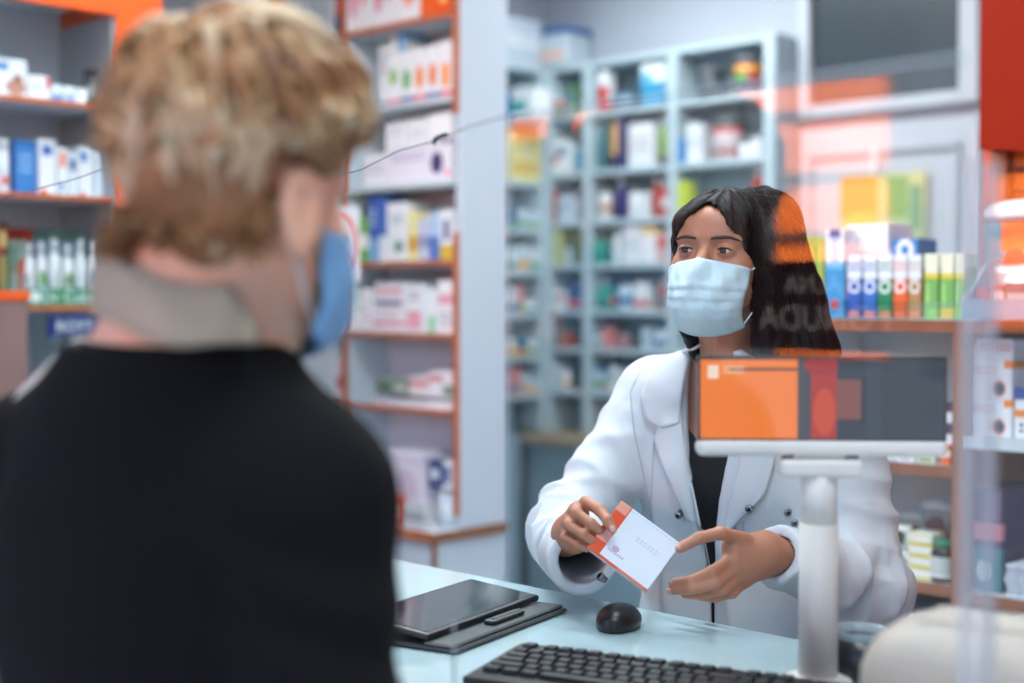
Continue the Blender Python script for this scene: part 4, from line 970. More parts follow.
def mask_mesh(Mh, name, parent, mat, z0=-.024, z1=-.129, wid=1.16, n=40, m_=34):
    G = []
    for i in range(n+1):
        s = -1+2*i/n; row = []
        for j in range(m_+1):
            t = j/m_
            z = z0*(1-t)+z1*t - .005*abs(s)**2*(1-t) + .020*abs(s)**2*t + (.006*(1-abs(s))**2*(1-t))
            ph = s*wid*(1-.08*t)
            fr = .106-.010*(1-t)**3*1.4 + .010*math.sin(math.pi*min(1, t*1.15)) - (.045*max(0, t-.72)/.28*max(0, t-.72)/.28)
            sd = .0725 - .008*t
            f_ = abs(math.cos(ph)); f_ = f_ if math.cos(ph) > 0 else 0
            pleat = 0
            for tp in (.36, .52, .68):
                u = (t-tp)/.05
                pleat += .0024*math.exp(-u*u)*(1-.5*abs(s)) - .0018*math.exp(-((t-tp-.045)/.02)**2)
            wr = .0011*math.sin(11*s+9*t)+.0009*math.sin(23*s-14*t+1)
            nose = .013*math.exp(-(s/.17)**2)*math.exp(-((t-.08)/.24)**2)
            row.append(Vector((math.sin(ph)*(sd+pleat*.4+wr), -(.006+(fr-.006)*f_**.85+(pleat+wr)*f_+nose)-min(0, math.cos(ph))*.11, z)))
        G.append([Mh @ p for p in row])
    me = grid_mesh(name, G, .0016); o = world_part(name, me, mat, parent)
    # bound edges and pleat seams, as a sub-part
    tb = MB(); tb.tube(G_row(G, 0, 1), .0012, 6); tb.tube(G_row(G, m_, 1), .0012, 6)
    tb.tube(G[0], .0014, 6); tb.tube(G[-1], .0014, 6)
    h = world_part('mask_hem', tb.mesh('hem'), mat, parent); h.parent = o
    return o, G
def G_row(G, j, step): return [G[i][j] for i in range(0, len(G), step)]

# ================================================================== THE PHARMACIST
SC = 1.0
Mw = Matrix.Translation((.3105, 2.115, z_at(255, 2.10))) @ Matrix.Rotation(math.radians(-27), 4, 'Z') @ Matrix.Rotation(math.radians(-4), 4, 'X') @ Matrix.Rotation(math.radians(2.0), 4, 'Y') @ Matrix.Scale(.93, 4) @ Matrix.Scale(.93, 4, (0, 0, 1))
ph = empty('person', (.36, 2.25, 0)); tag(ph, 'pharmacist in white coat and pale blue mask, long dark hair, holding out a medicine box', 'person')
YAW = math.radians(-29)
Mt = Matrix.Translation((.365, 2.235, 0)) @ Matrix.Rotation(YAW, 4, 'Z')         # torso frame
shR, shL = at(655, 402, 2.28), at(838, 425, 2.13)
elR, elL = at(567, 530, 2.22), at(868, 588, 2.10)
wrR, wrL = at(571, 535, 2.015), at(768, 553, 1.93)
zs_ = 1.235
TOR = [(.45, .02, .02, .155, .115), (.75, .01, .02, .165, .12), (.85, .01, .02, .16, .115), (.98, 0, .01, .135, .095), (1.10, 0, 0, .148, .105), (1.20, -.005, -.005, .155, .10), (1.25, -.01, -.005, .130, .085), (1.275, -.012, -.006, .09, .07), (1.30, -.015, -.008, .05, .05)]
def torso(f, grow=0.0):
    P = f.local(Mt)
    d = loft(P, [(z, cx, cy, rx+grow, ry+grow) for z, cx, cy, rx, ry in TOR])
    sR, sL = Mt.inverted() @ shR, Mt.inverted() @ shL
    for s in (sR, sL):
        d = smin(d, cap(P, (s.x*.35, .0, 1.262), (s.x*.97, s.y, s.z+.012), .040+grow, .044+grow), .05)
    d = smin(d, ell(P, (.058, -.075, 1.12), (.05, .045, .05)), .04); d = smin(d, ell(P, (-.058, -.075, 1.12), (.05, .045, .05)), .04)
    return d, P
# --- body (skin): head, neck, chest, in one surface
f = Field((.12, 1.93, 1.02), (.60, 2.42, 1.60), .0032)
Ph = f.local(Mw)
nb_ = Mw.inverted() @ (Mt @ Vector((-.012, .015, 1.24)))
d = head_sdf(Ph, neck=[((0, .022, -.05), tuple(nb_), .053, .058)], ears=False, lids=False)
dt_, Pt = torso(f, -.004)
d = smin(d, dt_, .05)
d = smin(d, cap(Pt, (-.015, -.045, 1.225), (-.10, -.025, 1.245), .010, .008), .02); d = smin(d, cap(Pt, (.01, -.045, 1.225), (.09, -.025, 1.245), .010, .008), .02)
body = relax(nets(f, d, 'body'), 1)
f = Field((-.10, -.16, -.135), (.10, .14, .13), .0018)
# fine head in its own frame, then merged by position into the person as the face surface
Pf = [f.X, f.Y, f.Z]
d = head_sdf(Pf, ears=True, lids=True)
head = relax(nets(f, d, 'head'), 1); head.transform(Mw)
bh = bvh(head)
world_part('body', body, SKIN_W, ph)
world_part('face', head, SKIN_W, ph)
# eyes
def eyeball(parent, M, s, gaze, r=.0128, iris='#1d100b'):
    bm = bmesh.new(); bmesh.ops.create_uvsphere(bm, u_segments=40, v_segments=30, radius=r)
    g = Vector(gaze).normalized()
    for fc in bm.faces:
        fc.smooth = True; c = fc.calc_center_median().normalized().angle(g)
        fc.material_index = 2 if c < .20 else (1 if c < .50 else 0)
    me = bpy.data.meshes.new('eye'); bm.to_mesh(me); bm.free()
    me.transform(M @ Matrix.Translation((s*.031, -.0668, .0)))
    return world_part('eye', me, [pm('eye_white', '#d9d2cc', .15), pm('iris_'+iris, iris, .1), pm('pupil', '#040303', .05)], parent)
for s in (-1, 1): eyeball(ph, Mw, s, (-.18, -1, .02))
def on_head(M, bv, x, z, off=0.0, y0=-.3):
    p = M @ Vector((x, y0, z)); dr = (M.to_3x3() @ Vector((0, 1, 0))).normalized()
    h, n, _, _ = bv.ray_cast(p, dr)
    return (h - dr*off) if h is not None else M @ Vector((x, -.08, z))
HB = pm('brow_hair', '#2a1a14', .7); LASH = pm('lash_black', '#0d0908', .6)
for s in (-1, 1):
    pts = [on_head(Mw, bh, s*x, z, .0004) for x, z in ((.012, .0185), (.020, .0205), (.030, .0220), (.040, .0220), (.049, .0190), (.056, .0150))]
    tb = MB(); tb.tube(pts, [.0032, .0050, .0052, .0044, .0030, .0012], 8, flat=.5)
    world_part('eyebrow', tb.mesh('eyebrow'), HB, ph)
    ctr = Vector((s*.031, -.0672, 0)); pts = []; pts2 = []
    for k_ in range(9):
        u = -1+2*k_/8; x = u*.0135; z = .0044*(1-u*u)**.6; 
        pts.append(Mw @ Vector((ctr.x+x, -.0672-math.sqrt(max(.0152**2-x*x-z*z, 1e-6))*1.01, z-.0002)))
        z = -.0046*(1-u*u)**.6-.0006
        pts2.append(Mw @ Vector((ctr.x+x, -.0672-math.sqrt(max(.0151**2-x*x-z*z, 1e-6))*1.0, z)))
    tb = MB(); tb.tube(pts, [.0005, .0010, .0013, .0014, .0014, .0014, .0013, .0011, .0006], 6); tb.tube(pts2, .00045, 5)
    world_part('eyelashes', tb.mesh('eyelashes'), LASH, ph)
# mask
MASKW = pm('mask_pale_blue', '#c3dbe2', .7, var=.03, bump=.15, bscale=350)
mk, G = mask_mesh(Mw, 'face_mask', ph, MASKW, z0=-.022, z1=-.142)
tb = MB()
for s, gi in ((-1, 0), (1, -1)):
    e = Mw @ Vector((s*.080, .022, .005)); e2 = Mw @ Vector((s*.080, .026, -.045))
    tb = MB(); tb.tube([G[gi][1], G[gi][1].lerp(e, .5), e, e2, G[gi][-2].lerp(e2, .5), G[gi][-2]], .0012, 6)
    q = world_part('ear_loop', tb.mesh('ear_loop'), pm('loop_white', '#dde6ea', .6), ph); q.parent = mk

# --- hair
HAIRB = pm('black_hair', '#060507', .5, bump=.35, bscale=60, var=.3, vscale=30, stretch=(6, 6, .35), spec=.16)
f = Field((.12, 2.0, 1.10), (.66, 2.46, 1.62), .0034)
P = f.local(Mw); x, y, z = P
dcap = ell(P, (0, .026, .026), (.086, .101, .0935))
# face opening: in front of the ear line, below a hairline that peaks at the parting
lat = np.abs(x+.012)/.075
dcap = smin(dcap, ell(P, (0, -.046, .046), (.064, .045, .045)), .02)
hairline = .080 - .66*np.abs(x-.002) - np.where(x > 0, 11, 7)*x*x
face = smax(smax(z-hairline, y+.024+.10*np.maximum(z-.03, 0)*0, .01), -z-.35, .01)
face2 = smax(np.abs(x)-.068, smax(y+.02, z-hairline, .008), .006)
dcap = smax(dcap, -smax(smax(z-hairline, y+.012, .01), x-.054+.45*np.maximum(z-.015, 0), .01), .008)
# falling lengths: behind the neck and in front of / over her left shoulder
Wd = lambda px, py, y_: tuple(at(px, py, y_))
PW = [f.X, f.Y, f.Z]
dl_ = cap(PW, Wd(765, 226, 2.19), Wd(787, 300, 2.16), .056, .050)
dl_ = smin(dl_, cap(PW, Wd(787, 300, 2.16), Wd(800, 355, 2.15), .050, .054), .03)
dl_ = smin(dl_, cap(PW, Wd(800, 355, 2.15), Wd(806, 420, 2.10), .052, .042), .03)
dl_ = smin(dl_, cap(PW, Wd(768, 240, 2.08), Wd(770, 345, 2.07), .024, .028), .03)
dl_ = smin(dl_, cap(PW, Wd(740, 238, 2.22), Wd(738, 300, 2.24), .070, .062), .04)
dl_ = smin(dl_, cap(PW, Wd(738, 300, 2.24), Wd(745, 400, 2.26), .062, .055), .04)
dl_ = smin(dl_, cap(PW, Wd(692, 232, 2.17), Wd(692, 330, 2.185), .014, .015), .015)
dl_ = smin(dl_, cap(PW, Wd(692, 330, 2.185), Wd(703, 352, 2.20), .016, .02), .015)
# keep the face clear
dl_ = smax(dl_, -smax(smax(y+.020, np.where(x > 0, x-.052+.45*np.maximum(z-.015, 0), -x-.066), .006), np.abs(z+.03)-.12, .006), .006)
dh = smin(dcap, dl_, .028)
ang_ = np.arctan2(y-.02, x)
dh = dh + .0018*np.sin(ang_*24+3*np.sin(z*20)) + .0011*np.sin(ang_*51+4*np.sin(z*13+x*30))
# parting groove
dh = smax(dh, -(np.sqrt((x+.012-.05*(z-.1))**2+(np.maximum(z-.135, 0)*0)**2)-.0012+np.maximum(.105-z, 0)*.4+np.maximum(y-.03, 0)*.3), .006)
hair = relax(nets(f, dh, 'hair'), 1); bhair = bvh(hair)
hobj = world_part('hair', hair, HAIRB, ph)
# loose strands along the outline and over the front
tb = MB(); r2 = random.Random(5)
for k_ in range(150):
    px0 = r2.uniform(700, 785); y0 = 2.14
    q0 = at(px0, r2.uniform(186, 230), 0); 
    path = []; pxs = px0; side = 1 if px0 > 716 else -1
    yy = r2.uniform(190, 260); 
    end = r2.uniform(30, 120)
    for t_ in range(7):
        u = t_/6; px = px0 + side*(8+ (px0-700)*.25)*u**.7*1.2; py = yy + end*u
        h, n, _, _ = bhair.ray_cast(CAMP, pdir(px, py))
        if h is None or h.y > 2.35: break
        path.append(h + n*.0012*math.sin(math.pi*u+.2))
    if len(path) > 3: tb.tube(path, [.0009]*(len(path)-1)+[.0004], 4)
for pts in ([(800, 240), (812, 300), (826, 352), (838, 380), (846, 425)], [(806, 270), (818, 320), (835, 358), (847, 395), (850, 430)], [(796, 225), (810, 280), (822, 340), (833, 372)], [(676, 215), (673, 232), (674, 255), (678, 262)], [(676, 222), (671, 240), (672, 262)]):
    tb.tube([at(a, b, 2.14 if a > 700 else 2.12) for a, b in pts], [.0012]*(len(pts)-1)+[.0004], 5)
q = world_part('loose_strands', tb.mesh('strands'), HAIRB, ph); q.parent = hobj

# --- black top with V neckline
TOPB = pm('black_knit_top', '#0e1216', .8, bump=.2, bscale=400)
f = Field((.15, 1.98, .75), (.60, 2.45, 1.30), .0045)
dt_, Pt = torso(f, .003)
x, y, z = Pt
vn = (z - (1.165 + .9*np.abs(x+.012)))*.75
d = smax(dt_, smax(vn, y-.02, .004), .004)
d = smax(d, z-1.26, .004)
d = smax(d, .78-z, .004)
world_part('black_top', relax(nets(f, d, 'black_top'), 1), TOPB, ph)

# --- coat
COAT = pm('white_coat_cotton', '#d3d9dd', .75, var=.015, bump=.12, bscale=500, crease=.5)
ridge = lambda t, p=1.5: (1-np.abs(np.sin(t)))**p
f = Field((.0, 1.88, .52), (.68, 2.46, 1.36), .0042)
dt_, Pt = torso(f, .017)
x, y, z = Pt
seeds = [(9, 4, 14, .3, 1), (-14, 7, 9, 1.7, .8), (22, -9, 13, 2.9, .5), (5, 19, -21, 4.2, .5)]
vert = (.004*np.sin(np.arctan2(y, x)*7+1.4*np.sin(z*9)+.6)-.011*ridge(np.arctan2(y, x)*3.5+1.3*np.sin(z*8)+z*4))*np.clip((1.2-z)/.2, 0, 1)
d0 = dt_ + vert*.8 + .0016*np.sin(x*60+z*23)*np.clip((1.22-z)/.3, 0, 1)
PW = [f.X, f.Y, f.Z]
def sleeve(s, e, w_, r0, r1, r2_, seed):
    rg = np.random.RandomState(seed)
    s, e, w_ = (np.array(v, np.float32) for v in (s, e, w_))
    d1, h1 = cap(PW, s, e, r0, r1, True); d2, h2 = cap(PW, e, w_, r1, r2_, True)
    def fold(a, b, h, amp, fr, mid):
        ax = (b-a)/np.linalg.norm(b-a); up = np.array([0.3, .2, 1.0]); u = np.cross(ax, up); u /= np.linalg.norm(u); v = np.cross(ax, u)
        qx = (PW[0]-a[0])*u[0]+(PW[1]-a[1])*u[1]+(PW[2]-a[2])*u[2]; qy = (PW[0]-a[0])*v[0]+(PW[1]-a[1])*v[1]+(PW[2]-a[2])*v[2]
        th = np.arctan2(qy, qx)
        env = .35+.65*np.exp(-((h-mid)/.38)**2)
        t = np.sin(fr*h+1.9*np.sin(th+rg.uniform(0, 6))+rg.uniform(0, 6))+.6*np.sin(fr*1.7*h-2.4*np.sin(th*1+rg.uniform(0, 6))+rg.uniform(0, 6))+.5*np.sin(2*th+5*h)
        rd = ridge(.5*fr*h+1.6*np.sin(th+rg.uniform(0, 6))+rg.uniform(0, 6), 1.8)+.8*ridge(.8*fr*h-2.2*np.sin(th+rg.uniform(0, 6))+rg.uniform(0, 6), 2.2)
        return amp*env*(.7*t-1.9*rd)+amp*.5
    base = smin(d1, d2, .035)
    d1 = d1+fold(s, e, h1, .0046, 19, 1.0); d2 = d2+fold(e, w_, h2, .0056, 19, .1)
    dd = smin(d1, d2, .035)
    # cut at the cuff
    ax = (w_-e)/np.linalg.norm(w_-e)
    cut = (PW[0]-w_[0])*ax[0]+(PW[1]-w_[1])*ax[1]+(PW[2]-w_[2])*ax[2]
    return dd, cut, base
cufR = at(583, 562, 1.99); cufL = at(778, 556, 1.945)
sR, cR, bR = sleeve(shR, elR, cufR, .060, .055, .051, 3)
sL, cL, bL = sleeve(shL+Vector((0, .01, 0)), elL, cufL, .068, .058, .044, 8)
solid = smin(smin(d0, sR, .03), sL, .03)
inner_cut = smin(smin(dt_, bR, .03), bL, .03) + .0175
dd = np.maximum(solid, -inner_cut)
# cuffs
near = lambda c, r: np.sqrt((f.X-c[0])**2+(f.Y-c[1])**2+(f.Z-c[2])**2)-r
dd = np.maximum(dd, np.minimum(np.inf, np.where(near(cufR, .13) < 0, cR, -1)))
dd = np.maximum(dd, np.where(near(cufL, .11) < 0, cL, -1))
# neck and front opening
cxz = np.interp(z, [.55, .9, .95, 1.05, 1.17, 1.25, 1.32], [.02, -.012, -.014, -.018, -.014, -.012, -.012])
wz = np.interp(z, [.55, .90, .95, 1.045, 1.16, 1.25, 1.30], [.03, .003, .004, .013, .031, .045, .055])
opening = smax(np.abs(x-cxz)-wz, y-.0, .004)
neck = smax(np.sqrt((x+.013)**2+(y-.012)**2)-.066, 1.235-z, .01)
dd = smax(dd, -opening, .004); dd = smax(dd, -neck, .004)
dd = np.maximum(dd, .56-z)
coat = relax(nets(f, dd, 'coat'), 1); bc = bvh(coat)
cobj = world_part('coat', coat, COAT, ph)
def hitc(px, py, off=.004, dflt=2.13, bt=None):
    h, n, _, _ = (bt or bc).ray_cast(CAMP, pdir(px, py))
    if h is None or abs(h.y-dflt) > .16: h = at(px, py, dflt)
    return h - pdir(px, py)*off
def resamp(pts, n):
    pts = [Vector((*p, 0)) for p in pts]; L_ = [0]
    for p, q in zip(pts, pts[1:]): L_.append(L_[-1]+(q-p).length)
    out_ = []
    for i in range(n+1):
        s = L_[-1]*i/n; k_ = 0
        while k_ < len(pts)-2 and L_[k_+1] < s: k_ += 1
        out_.append(pts[k_].lerp(pts[k_+1], (s-L_[k_])/max(L_[k_+1]-L_[k_], 1e-9)))
    return out_
def drape(name, A, B, off0, off1, mat, parent, n=26, m_=12, thick=.0028, dflt=2.13, amp=.0):
    """cloth strip between two edge lines, laid on the coat surface (off = lift at each edge)"""
    A, B = resamp(A, n), resamp(B, n); G = []
    for i in range(n+1):
        row = []
        for j in range(m_+1):
            t = j/m_; p = A[i].lerp(B[i], t); off = off0*(1-t)+off1*t+.004*math.sin(math.pi*t)+amp*math.sin(6*t+5*i/n)
            row.append(hitc(p.x, p.y, off, dflt))
        G.append(row)
    # smooth depth so the sheet spans creases
    for _ in range(6):
        H = [[v.copy() for v in r] for r in G]
        for i in range(1, n):
            for j in range(1, m_):
                avg = (H[i-1][j]+H[i+1][j]+H[i][j-1]+H[i][j+1])/4
                G[i][j] = G[i][j].lerp(avg, .5)
    me = grid_mesh(name, G, thick); return world_part(name, me, mat, parent)
# collar and lapels (her right = left in the picture)
c1_ = drape('collar', [(703, 343), (694, 350), (688, 366), (684, 386), (682, 404), (680, 424)], [(690, 349), (668, 357), (650, 372), (641, 398), (646, 420), (664, 428)], .006, .011, COAT, ph, dflt=2.16)
l1_ = drape('lapel', [(681, 402), (684, 440), (692, 480), (702, 527)], [(660, 424), (655, 440), (664, 468), (688, 520)], .004, .009, COAT, ph)
l2_ = drape('lapel', [(741, 440), (738, 470), (731, 500), (723, 530)], [(778, 430), (776, 462), (766, 495), (728, 534)], .004, .009, COAT, ph)
c2_ = drape('collar', [(733, 352), (741, 380), (745, 410), (742, 440)], [(742, 349), (772, 372), (790, 400), (780, 430)], .006, .011, COAT, ph, dflt=2.13)
# inner collar stand, dark-edged, near the neck
pm('seam_grey', '#b4b9c2', .8)
tb = MB()
for ln in (([(655, 432), (653, 470), (651, 520), (650, 560)]), ([(640, 372), (630, 392), (634, 430), (645, 480), (652, 520)]), ([(703, 530), (709, 560), (718, 600)]), ([(727, 534), (726, 570), (722, 600)]), ([(744, 352+170), (742, 560), (735, 590)])):
    tb.tube([hitc(a, b, .0006, 2.14) for a, b in [tuple(v.xy) for v in resamp(ln, 14)]], .0009, 5)
q = world_part('seam', tb.mesh('seam'), MATS['seam_grey'], ph); q.parent = cobj
for (a, b) in ((682, 513), (752, 507), (789, 513), (796, 524), (601, 578)):
    h, n, _, _ = bc.ray_cast(CAMP, pdir(a, b))
    if h is None: continue
    Q = Matrix.Translation(h+n*(.0115 if a in (682, 752) else .0012)) @ n.to_track_quat('Z', 'Y').to_matrix().to_4x4()
    snap = MB().lathe([(.0058, -.010), (.0062, 0), (.0052, .0016), (.0036, .0018)], 20, mat=Q).lathe([(.0034, .0012), (.0030, .0022), (.001, .0026)], 16, 1, mat=Q).mesh('snap')
    q = world_part('snap_button', snap, [pm('snap_steel', '#9a9aa0', .25, .9), pm('snap_dark', '#2b2c33', .3, .8)], ph); q['label'] = 'steel snap button with a dark centre'
# trousers and shoes (behind the counter)
f = Field((.12, 2.0, 0), (.62, 2.5, .86), .009)
Pt = f.local(Mt)
d = ell(Pt, (0, .02, .78), (.15, .11, .12))
for s in (-1, 1):
    d = smin(d, cap(Pt, (s*.075, .02, .76), (s*.085, 0, .44), .085, .058), .03); d = smin(d, cap(Pt, (s*.085, 0, .44), (s*.09, .03, .09), .058, .045), .03)
    d = smin(d, smax(ell(Pt, (s*.092, -.03, .03), (.045, .12, .05)), .004-Pt[2], .01), .02)
world_part('trousers', relax(nets(f, d, 'trousers'), 1), pm('dark_trousers', '#1d2330', .8), ph)

# --- hands
def hand(name, palm, fingers, parent, mat, h=.0016, kk=.006, fr=(.0088, .0083, .0078, .0066)):
    """palm: list of (a, b, ra, rb); fingers: lists of joints (3-D) from knuckle to tip"""
    allp = [p for c in palm for p in c[:2]]+[p for fg in fingers for p in fg]
    lo = [min(p[i] for p in allp)-.035 for i in range(3)]; hi = [max(p[i] for p in allp)+.035 for i in range(3)]
    f = Field(lo, hi, h); P = [f.X, f.Y, f.Z]; d = None
    for a, b, ra, rb in palm:
        q = cap(P, a, b, ra, rb); d = q if d is None else smin(d, q, .016)
    base = d; fin = None
    for k_, fg in enumerate(fingers):
        r0 = [.0098, .0085, .0082, .0078, .0068][k_] if len(fingers) == 5 else .0082
        q = None
        for i in range(len(fg)-1):
            ra = r0*(1-.09*i); rb = r0*(1-.09*(i+1))
            c = cap(P, fg[i], fg[i+1], ra, rb); q = c if q is None else smin(q, c, .003)
            if i: q = smin(q, ell(P, fg[i], (ra*1.04,)*3), .002)
        base = smin(base, q, .0075)
        # keep neighbours apart: plain union of the outer phalanges
        fin = q if fin is None else np.minimum(fin, q)
    d = np.minimum(base, fin)
    me = relax(nets(f, d, name), 1); o = world_part(name, me, mat, parent)
    # nails
    for k_, fg in enumerate(fingers):
        r0 = [.0098, .0085, .0082, .0078, .0068][k_] if len(fingers) == 5 else .0082
    return o
def A3(l): return [tuple(at(*p)) for p in l]
def P2(a, b, ra, rb): return (tuple(at(*a)), tuple(at(*b)), ra, rb)
handR = hand('hand', [P2((566, 540, 2.06), (572, 535, 2.01), .026, .024), P2((572, 533, 2.01), (579, 512, 1.965), .022, .015), P2((572, 535, 2.01), (573, 527, 1.965), .022, .015), P2((572, 535, 2.01), (576, 545, 1.965), .020, .014)],
    [A3([(580, 535, 1.985), (594, 537, 1.955), (606, 532, 1.937), (614, 527, 1.930)]),
     A3([(586, 502, 1.955), (600, 511, 1.915), (608, 521, 1.893), (613, 530, 1.886)]),
     A3([(575, 511, 1.955), (577, 514, 1.918), (591, 524, 1.903), (600, 531, 1.903)]),
     A3([(569, 523, 1.955), (569, 526, 1.918), (583, 535, 1.902), (593, 542, 1.902)]),
     A3([(567, 534, 1.960), (565, 538, 1.926), (577, 545, 1.910), (587, 550, 1.908)])], ph, SKIN_W)
handL = hand('hand', [P2((792, 560, 1.965), (765, 553, 1.935), .027, .024), P2((765, 550, 1.935), (735, 548, 1.915), .023, .017), P2((765, 557, 1.935), (738, 566, 1.913), .023, .018), P2((765, 560, 1.935), (746, 576, 1.918), .022, .015)],
    [A3([(745, 540, 1.915), (721, 534, 1.890), (700, 539, 1.878), (681, 549, 1.8745)]),
     A3([(731, 561, 1.905), (713, 573, 1.885), (692, 582, 1.892), (675, 584, 1.912)]),
     A3([(735, 570, 1.905), (717, 585, 1.882), (693, 591, 1.888), (673, 592, 1.912)]),
     A3([(741, 577, 1.910), (724, 592, 1.890), (702, 597, 1.900), (686, 596, 1.926)]),
     A3([(748, 582, 1.920), (734, 595, 1.905), (717, 600, 1.912), (703, 599, 1.930)])], ph, SKIN_W)
NAIL = pm('nail_pink', '#d69a8c', .3)
def nail(tip, prev, nrm, r=.0052):
    t = Vector(tip); dr = (t-Vector(prev)).normalized(); n = Vector(nrm).normalized(); n = (n-dr*n.dot(dr)).normalized(); s = dr.cross(n)
    M = Matrix((( s.x, dr.x, n.x, 0), (s.y, dr.y, n.y, 0), (s.z, dr.z, n.z, 0), (0, 0, 0, 1))); M.translation = t+n*.0046+dr*.0012
    bm = bmesh.new(); bmesh.ops.create_uvsphere(bm, u_segments=14, v_segments=8, radius=1); 
    for v in bm.verts: v.co = Vector((v.co.x*r*.85, v.co.y*r*1.15, v.co.z*.0026))
    for fc in bm.faces: fc.smooth = True
    me = bpy.data.meshes.new('fingernail'); bm.to_mesh(me); bm.free(); me.transform(M); return me
q = world_part('fingernail', nail(at(613, 530, 1.886), at(608, 521, 1.893), (-.1, -1, .25)), NAIL, ph); q.parent = handR
q = world_part('fingernail', nail(at(681, 549, 1.8745), at(700, 539, 1.878), (-.1, -.7, .6)), NAIL, ph); q.parent = handL
for a, b in (((675, 584, 1.912), (692, 582, 1.892)), ((673, 592, 1.912), (693, 591, 1.888))):
    q = world_part('fingernail', nail(at(*a), at(*b), (-.5, -1, .1), .0045), NAIL, ph); q.parent = handL

# --- the medicine box in her hands
C0, C1, C2 = at(622, 501, 1.915), at(682, 545, 1.893), at(588, 549, 1.897)
u = (C1-C0).normalized(); v = (C2-C0); v = (v-u*v.dot(u)).normalized(); n_ = u.cross(v)       # n_ towards the camera?
if n_.y > 0: n_ = -n_
Lu, Lv = (C1-C0).length, (C2-C0).length
Mb = Matrix(((u.x, -n_.x, -v.x, 0), (u.y, -n_.y, -v.y, 0), (u.z, -n_.z, -v.z, 0), (0, 0, 0, 1))); Mb.translation = C0
# box local: x along u, y into depth, z up (= -v)
mbx = empty('medicine_box', tuple(C0)); tag(mbx, 'white and orange medicine box held out in both hands of the pharmacist', 'box')
q_ = Mb.to_quaternion(); mbx.rotation_mode = 'QUATERNION'; mbx.rotation_quaternion = q_
ORP = '#ee5420'
bx = MB().box(0, Lu, 0, .021, -Lv, 0, .0009).build('carton_body', print_mat('#eceef4', (R(0, .19, 0, 1, ORP), R(0, .19, .25, .42, '#f3a38f'), R(0, .17, .82, 1, '#f2a08a'), D(.12, .5, .07, .09, '#f6cdbf'), R(.19, 1, 0, .045, '#f0795a'), R(.0, .5, .0, .045, '#ee5a2a'), D(.33, .27, .055, .05, '#d9b9c4'), T(.24, .5, .16, .22, '#caa0b4', 1), T(.45, .85, .56, .66, '#d3d6e2', 2)), .35), mbx)
MB().box(Lu*.2, Lu*.98, -.0004, 0, -.0035, -.003).box(Lu+.0001, Lu+.0005, .002, .019, -Lv*.98, -Lv*.02).build('flap', pm('card_grey', '#c3c6d0', .5), mbx)

# ================================================================== THE CUSTOMER
cu = empty('person', (-.27, 1.18, 0)); tag(cu, 'customer seen from behind with short blond hair, blue mask and black sweater', 'person')
Mc = Matrix.Translation((-.212, 1.135, 1.482)) @ Matrix.Rotation(math.radians(149), 4, 'Z') @ Matrix.Rotation(math.radians(6), 4, 'X') @ Matrix.Scale(.97, 4)
Mhc = Matrix.Translation((-.196, 1.135, 1.490)) @ Matrix.Rotation(math.radians(149), 4, 'Z') @ Matrix.Rotation(math.radians(6), 4, 'X') @ Matrix.Scale(.95, 4)
Mct = Matrix.Translation((-.275, 1.19, 0)) @ Matrix.Rotation(math.radians(146), 4, 'Z')
# torso frame: -y forward; customer's right arm is local -x
csR, csL = Vector((-.157, 1.08, 1.252)), Vector((-.430, 1.30, 1.250))
f = Field((-.50, .90, 1.22), (-.02, 1.45, 1.66), .0036)
P = f.local(Mc); Pt = f.local(Mct)
CT = [(.5, 0, .0, .17, .12), (.8, 0, 0, .165, .12), (.98, 0, 0, .15, .11), (1.12, 0, 0, .165, .12), (1.22, 0, .0, .165, .11), (1.28, 0, .005, .142, .09), (1.325, 0, .005, .108, .075), (1.36, 0, .005, .080, .066), (1.395, 0, 0, .06, .055)]
def ctorso(P, grow=0.0):
    d = loft(P, [(z, cx, cy, rx+grow, ry+grow) for z, cx, cy, rx, ry in CT])
    for s in (csR, csL):
        q = Mct.inverted() @ s
        d = smin(d, cap(P, (q.x*.3, .005, 1.328), (q.x, q.y, q.z+.004), .034+grow, .050+grow), .05)
    return d
NBW = Mct @ Vector((0, .02, 1.29))
nb_ = Mc.inverted() @ NBW
d = head_sdf(P, neck=[((0, .045, -.05), tuple(nb_), .054, .062)], ears=True, lids=False, es=1.22)
d = smin(d, ctorso(Pt, -.004), .05)
world_part('body', relax(biggest(nets(f, d, 'body')), 1), SKIN_C, cu)
for s in (-1, 1): eyeball(cu, Mc, s, (0, -1, 0), .0125, '#4a5a66')
# sweater
BLK = pm('black_sweater', '#05070b', .9, bump=.25, bscale=300, spec=.25)
f = Field((-.60, .88, .60), (.0, 1.48, 1.42), .0060)
P = f.local(Mct); PW = [f.X, f.Y, f.Z]; x, y, z = P
d = ctorso(P, .010)
hcw = Mc @ Vector((0, .045, -.05))
d = smin(d, cap(PW, tuple(NBW), tuple(hcw), .073, .066), .05)
ceR, ceL = Vector((-.128, 1.035, 1.03)), Vector((-.50, 1.36, 1.04))
cwR, cwL = Vector((-.035, 1.105, 1.035)), Vector((-.38, 1.455, 1.035))
def carm(s, e, w_, ph_):
    a, h = cap(PW, s, e, .060, .054, True); b, h2 = cap(PW, e, w_, .054, .042, True)
    a = a+.003*np.sin(h*19+ph_+3*np.sin(PW[2]*11+PW[0]*20)); b = b+.003*np.sin(h2*17+ph_)
    return smin(a, b, .03)
d = smin(d, carm(csR, ceR, cwR, 0), .035); d = smin(d, carm(csL, ceL, cwL, 2), .035)
d = d + .0025*np.sin(x*30+z*17+2*np.sin(z*9))+.002*np.sin(y*40-z*21)
cutn = smax(np.sqrt((x/.092)**2+((y+.004)/.075)**2)*.085-.085, 1.26-z-.9*np.abs(x)*0, .01)
necko = (z - (1.338 - .25*np.clip(-y, 0, 1) - .55*np.maximum(np.abs(x)-.06, 0)*0))
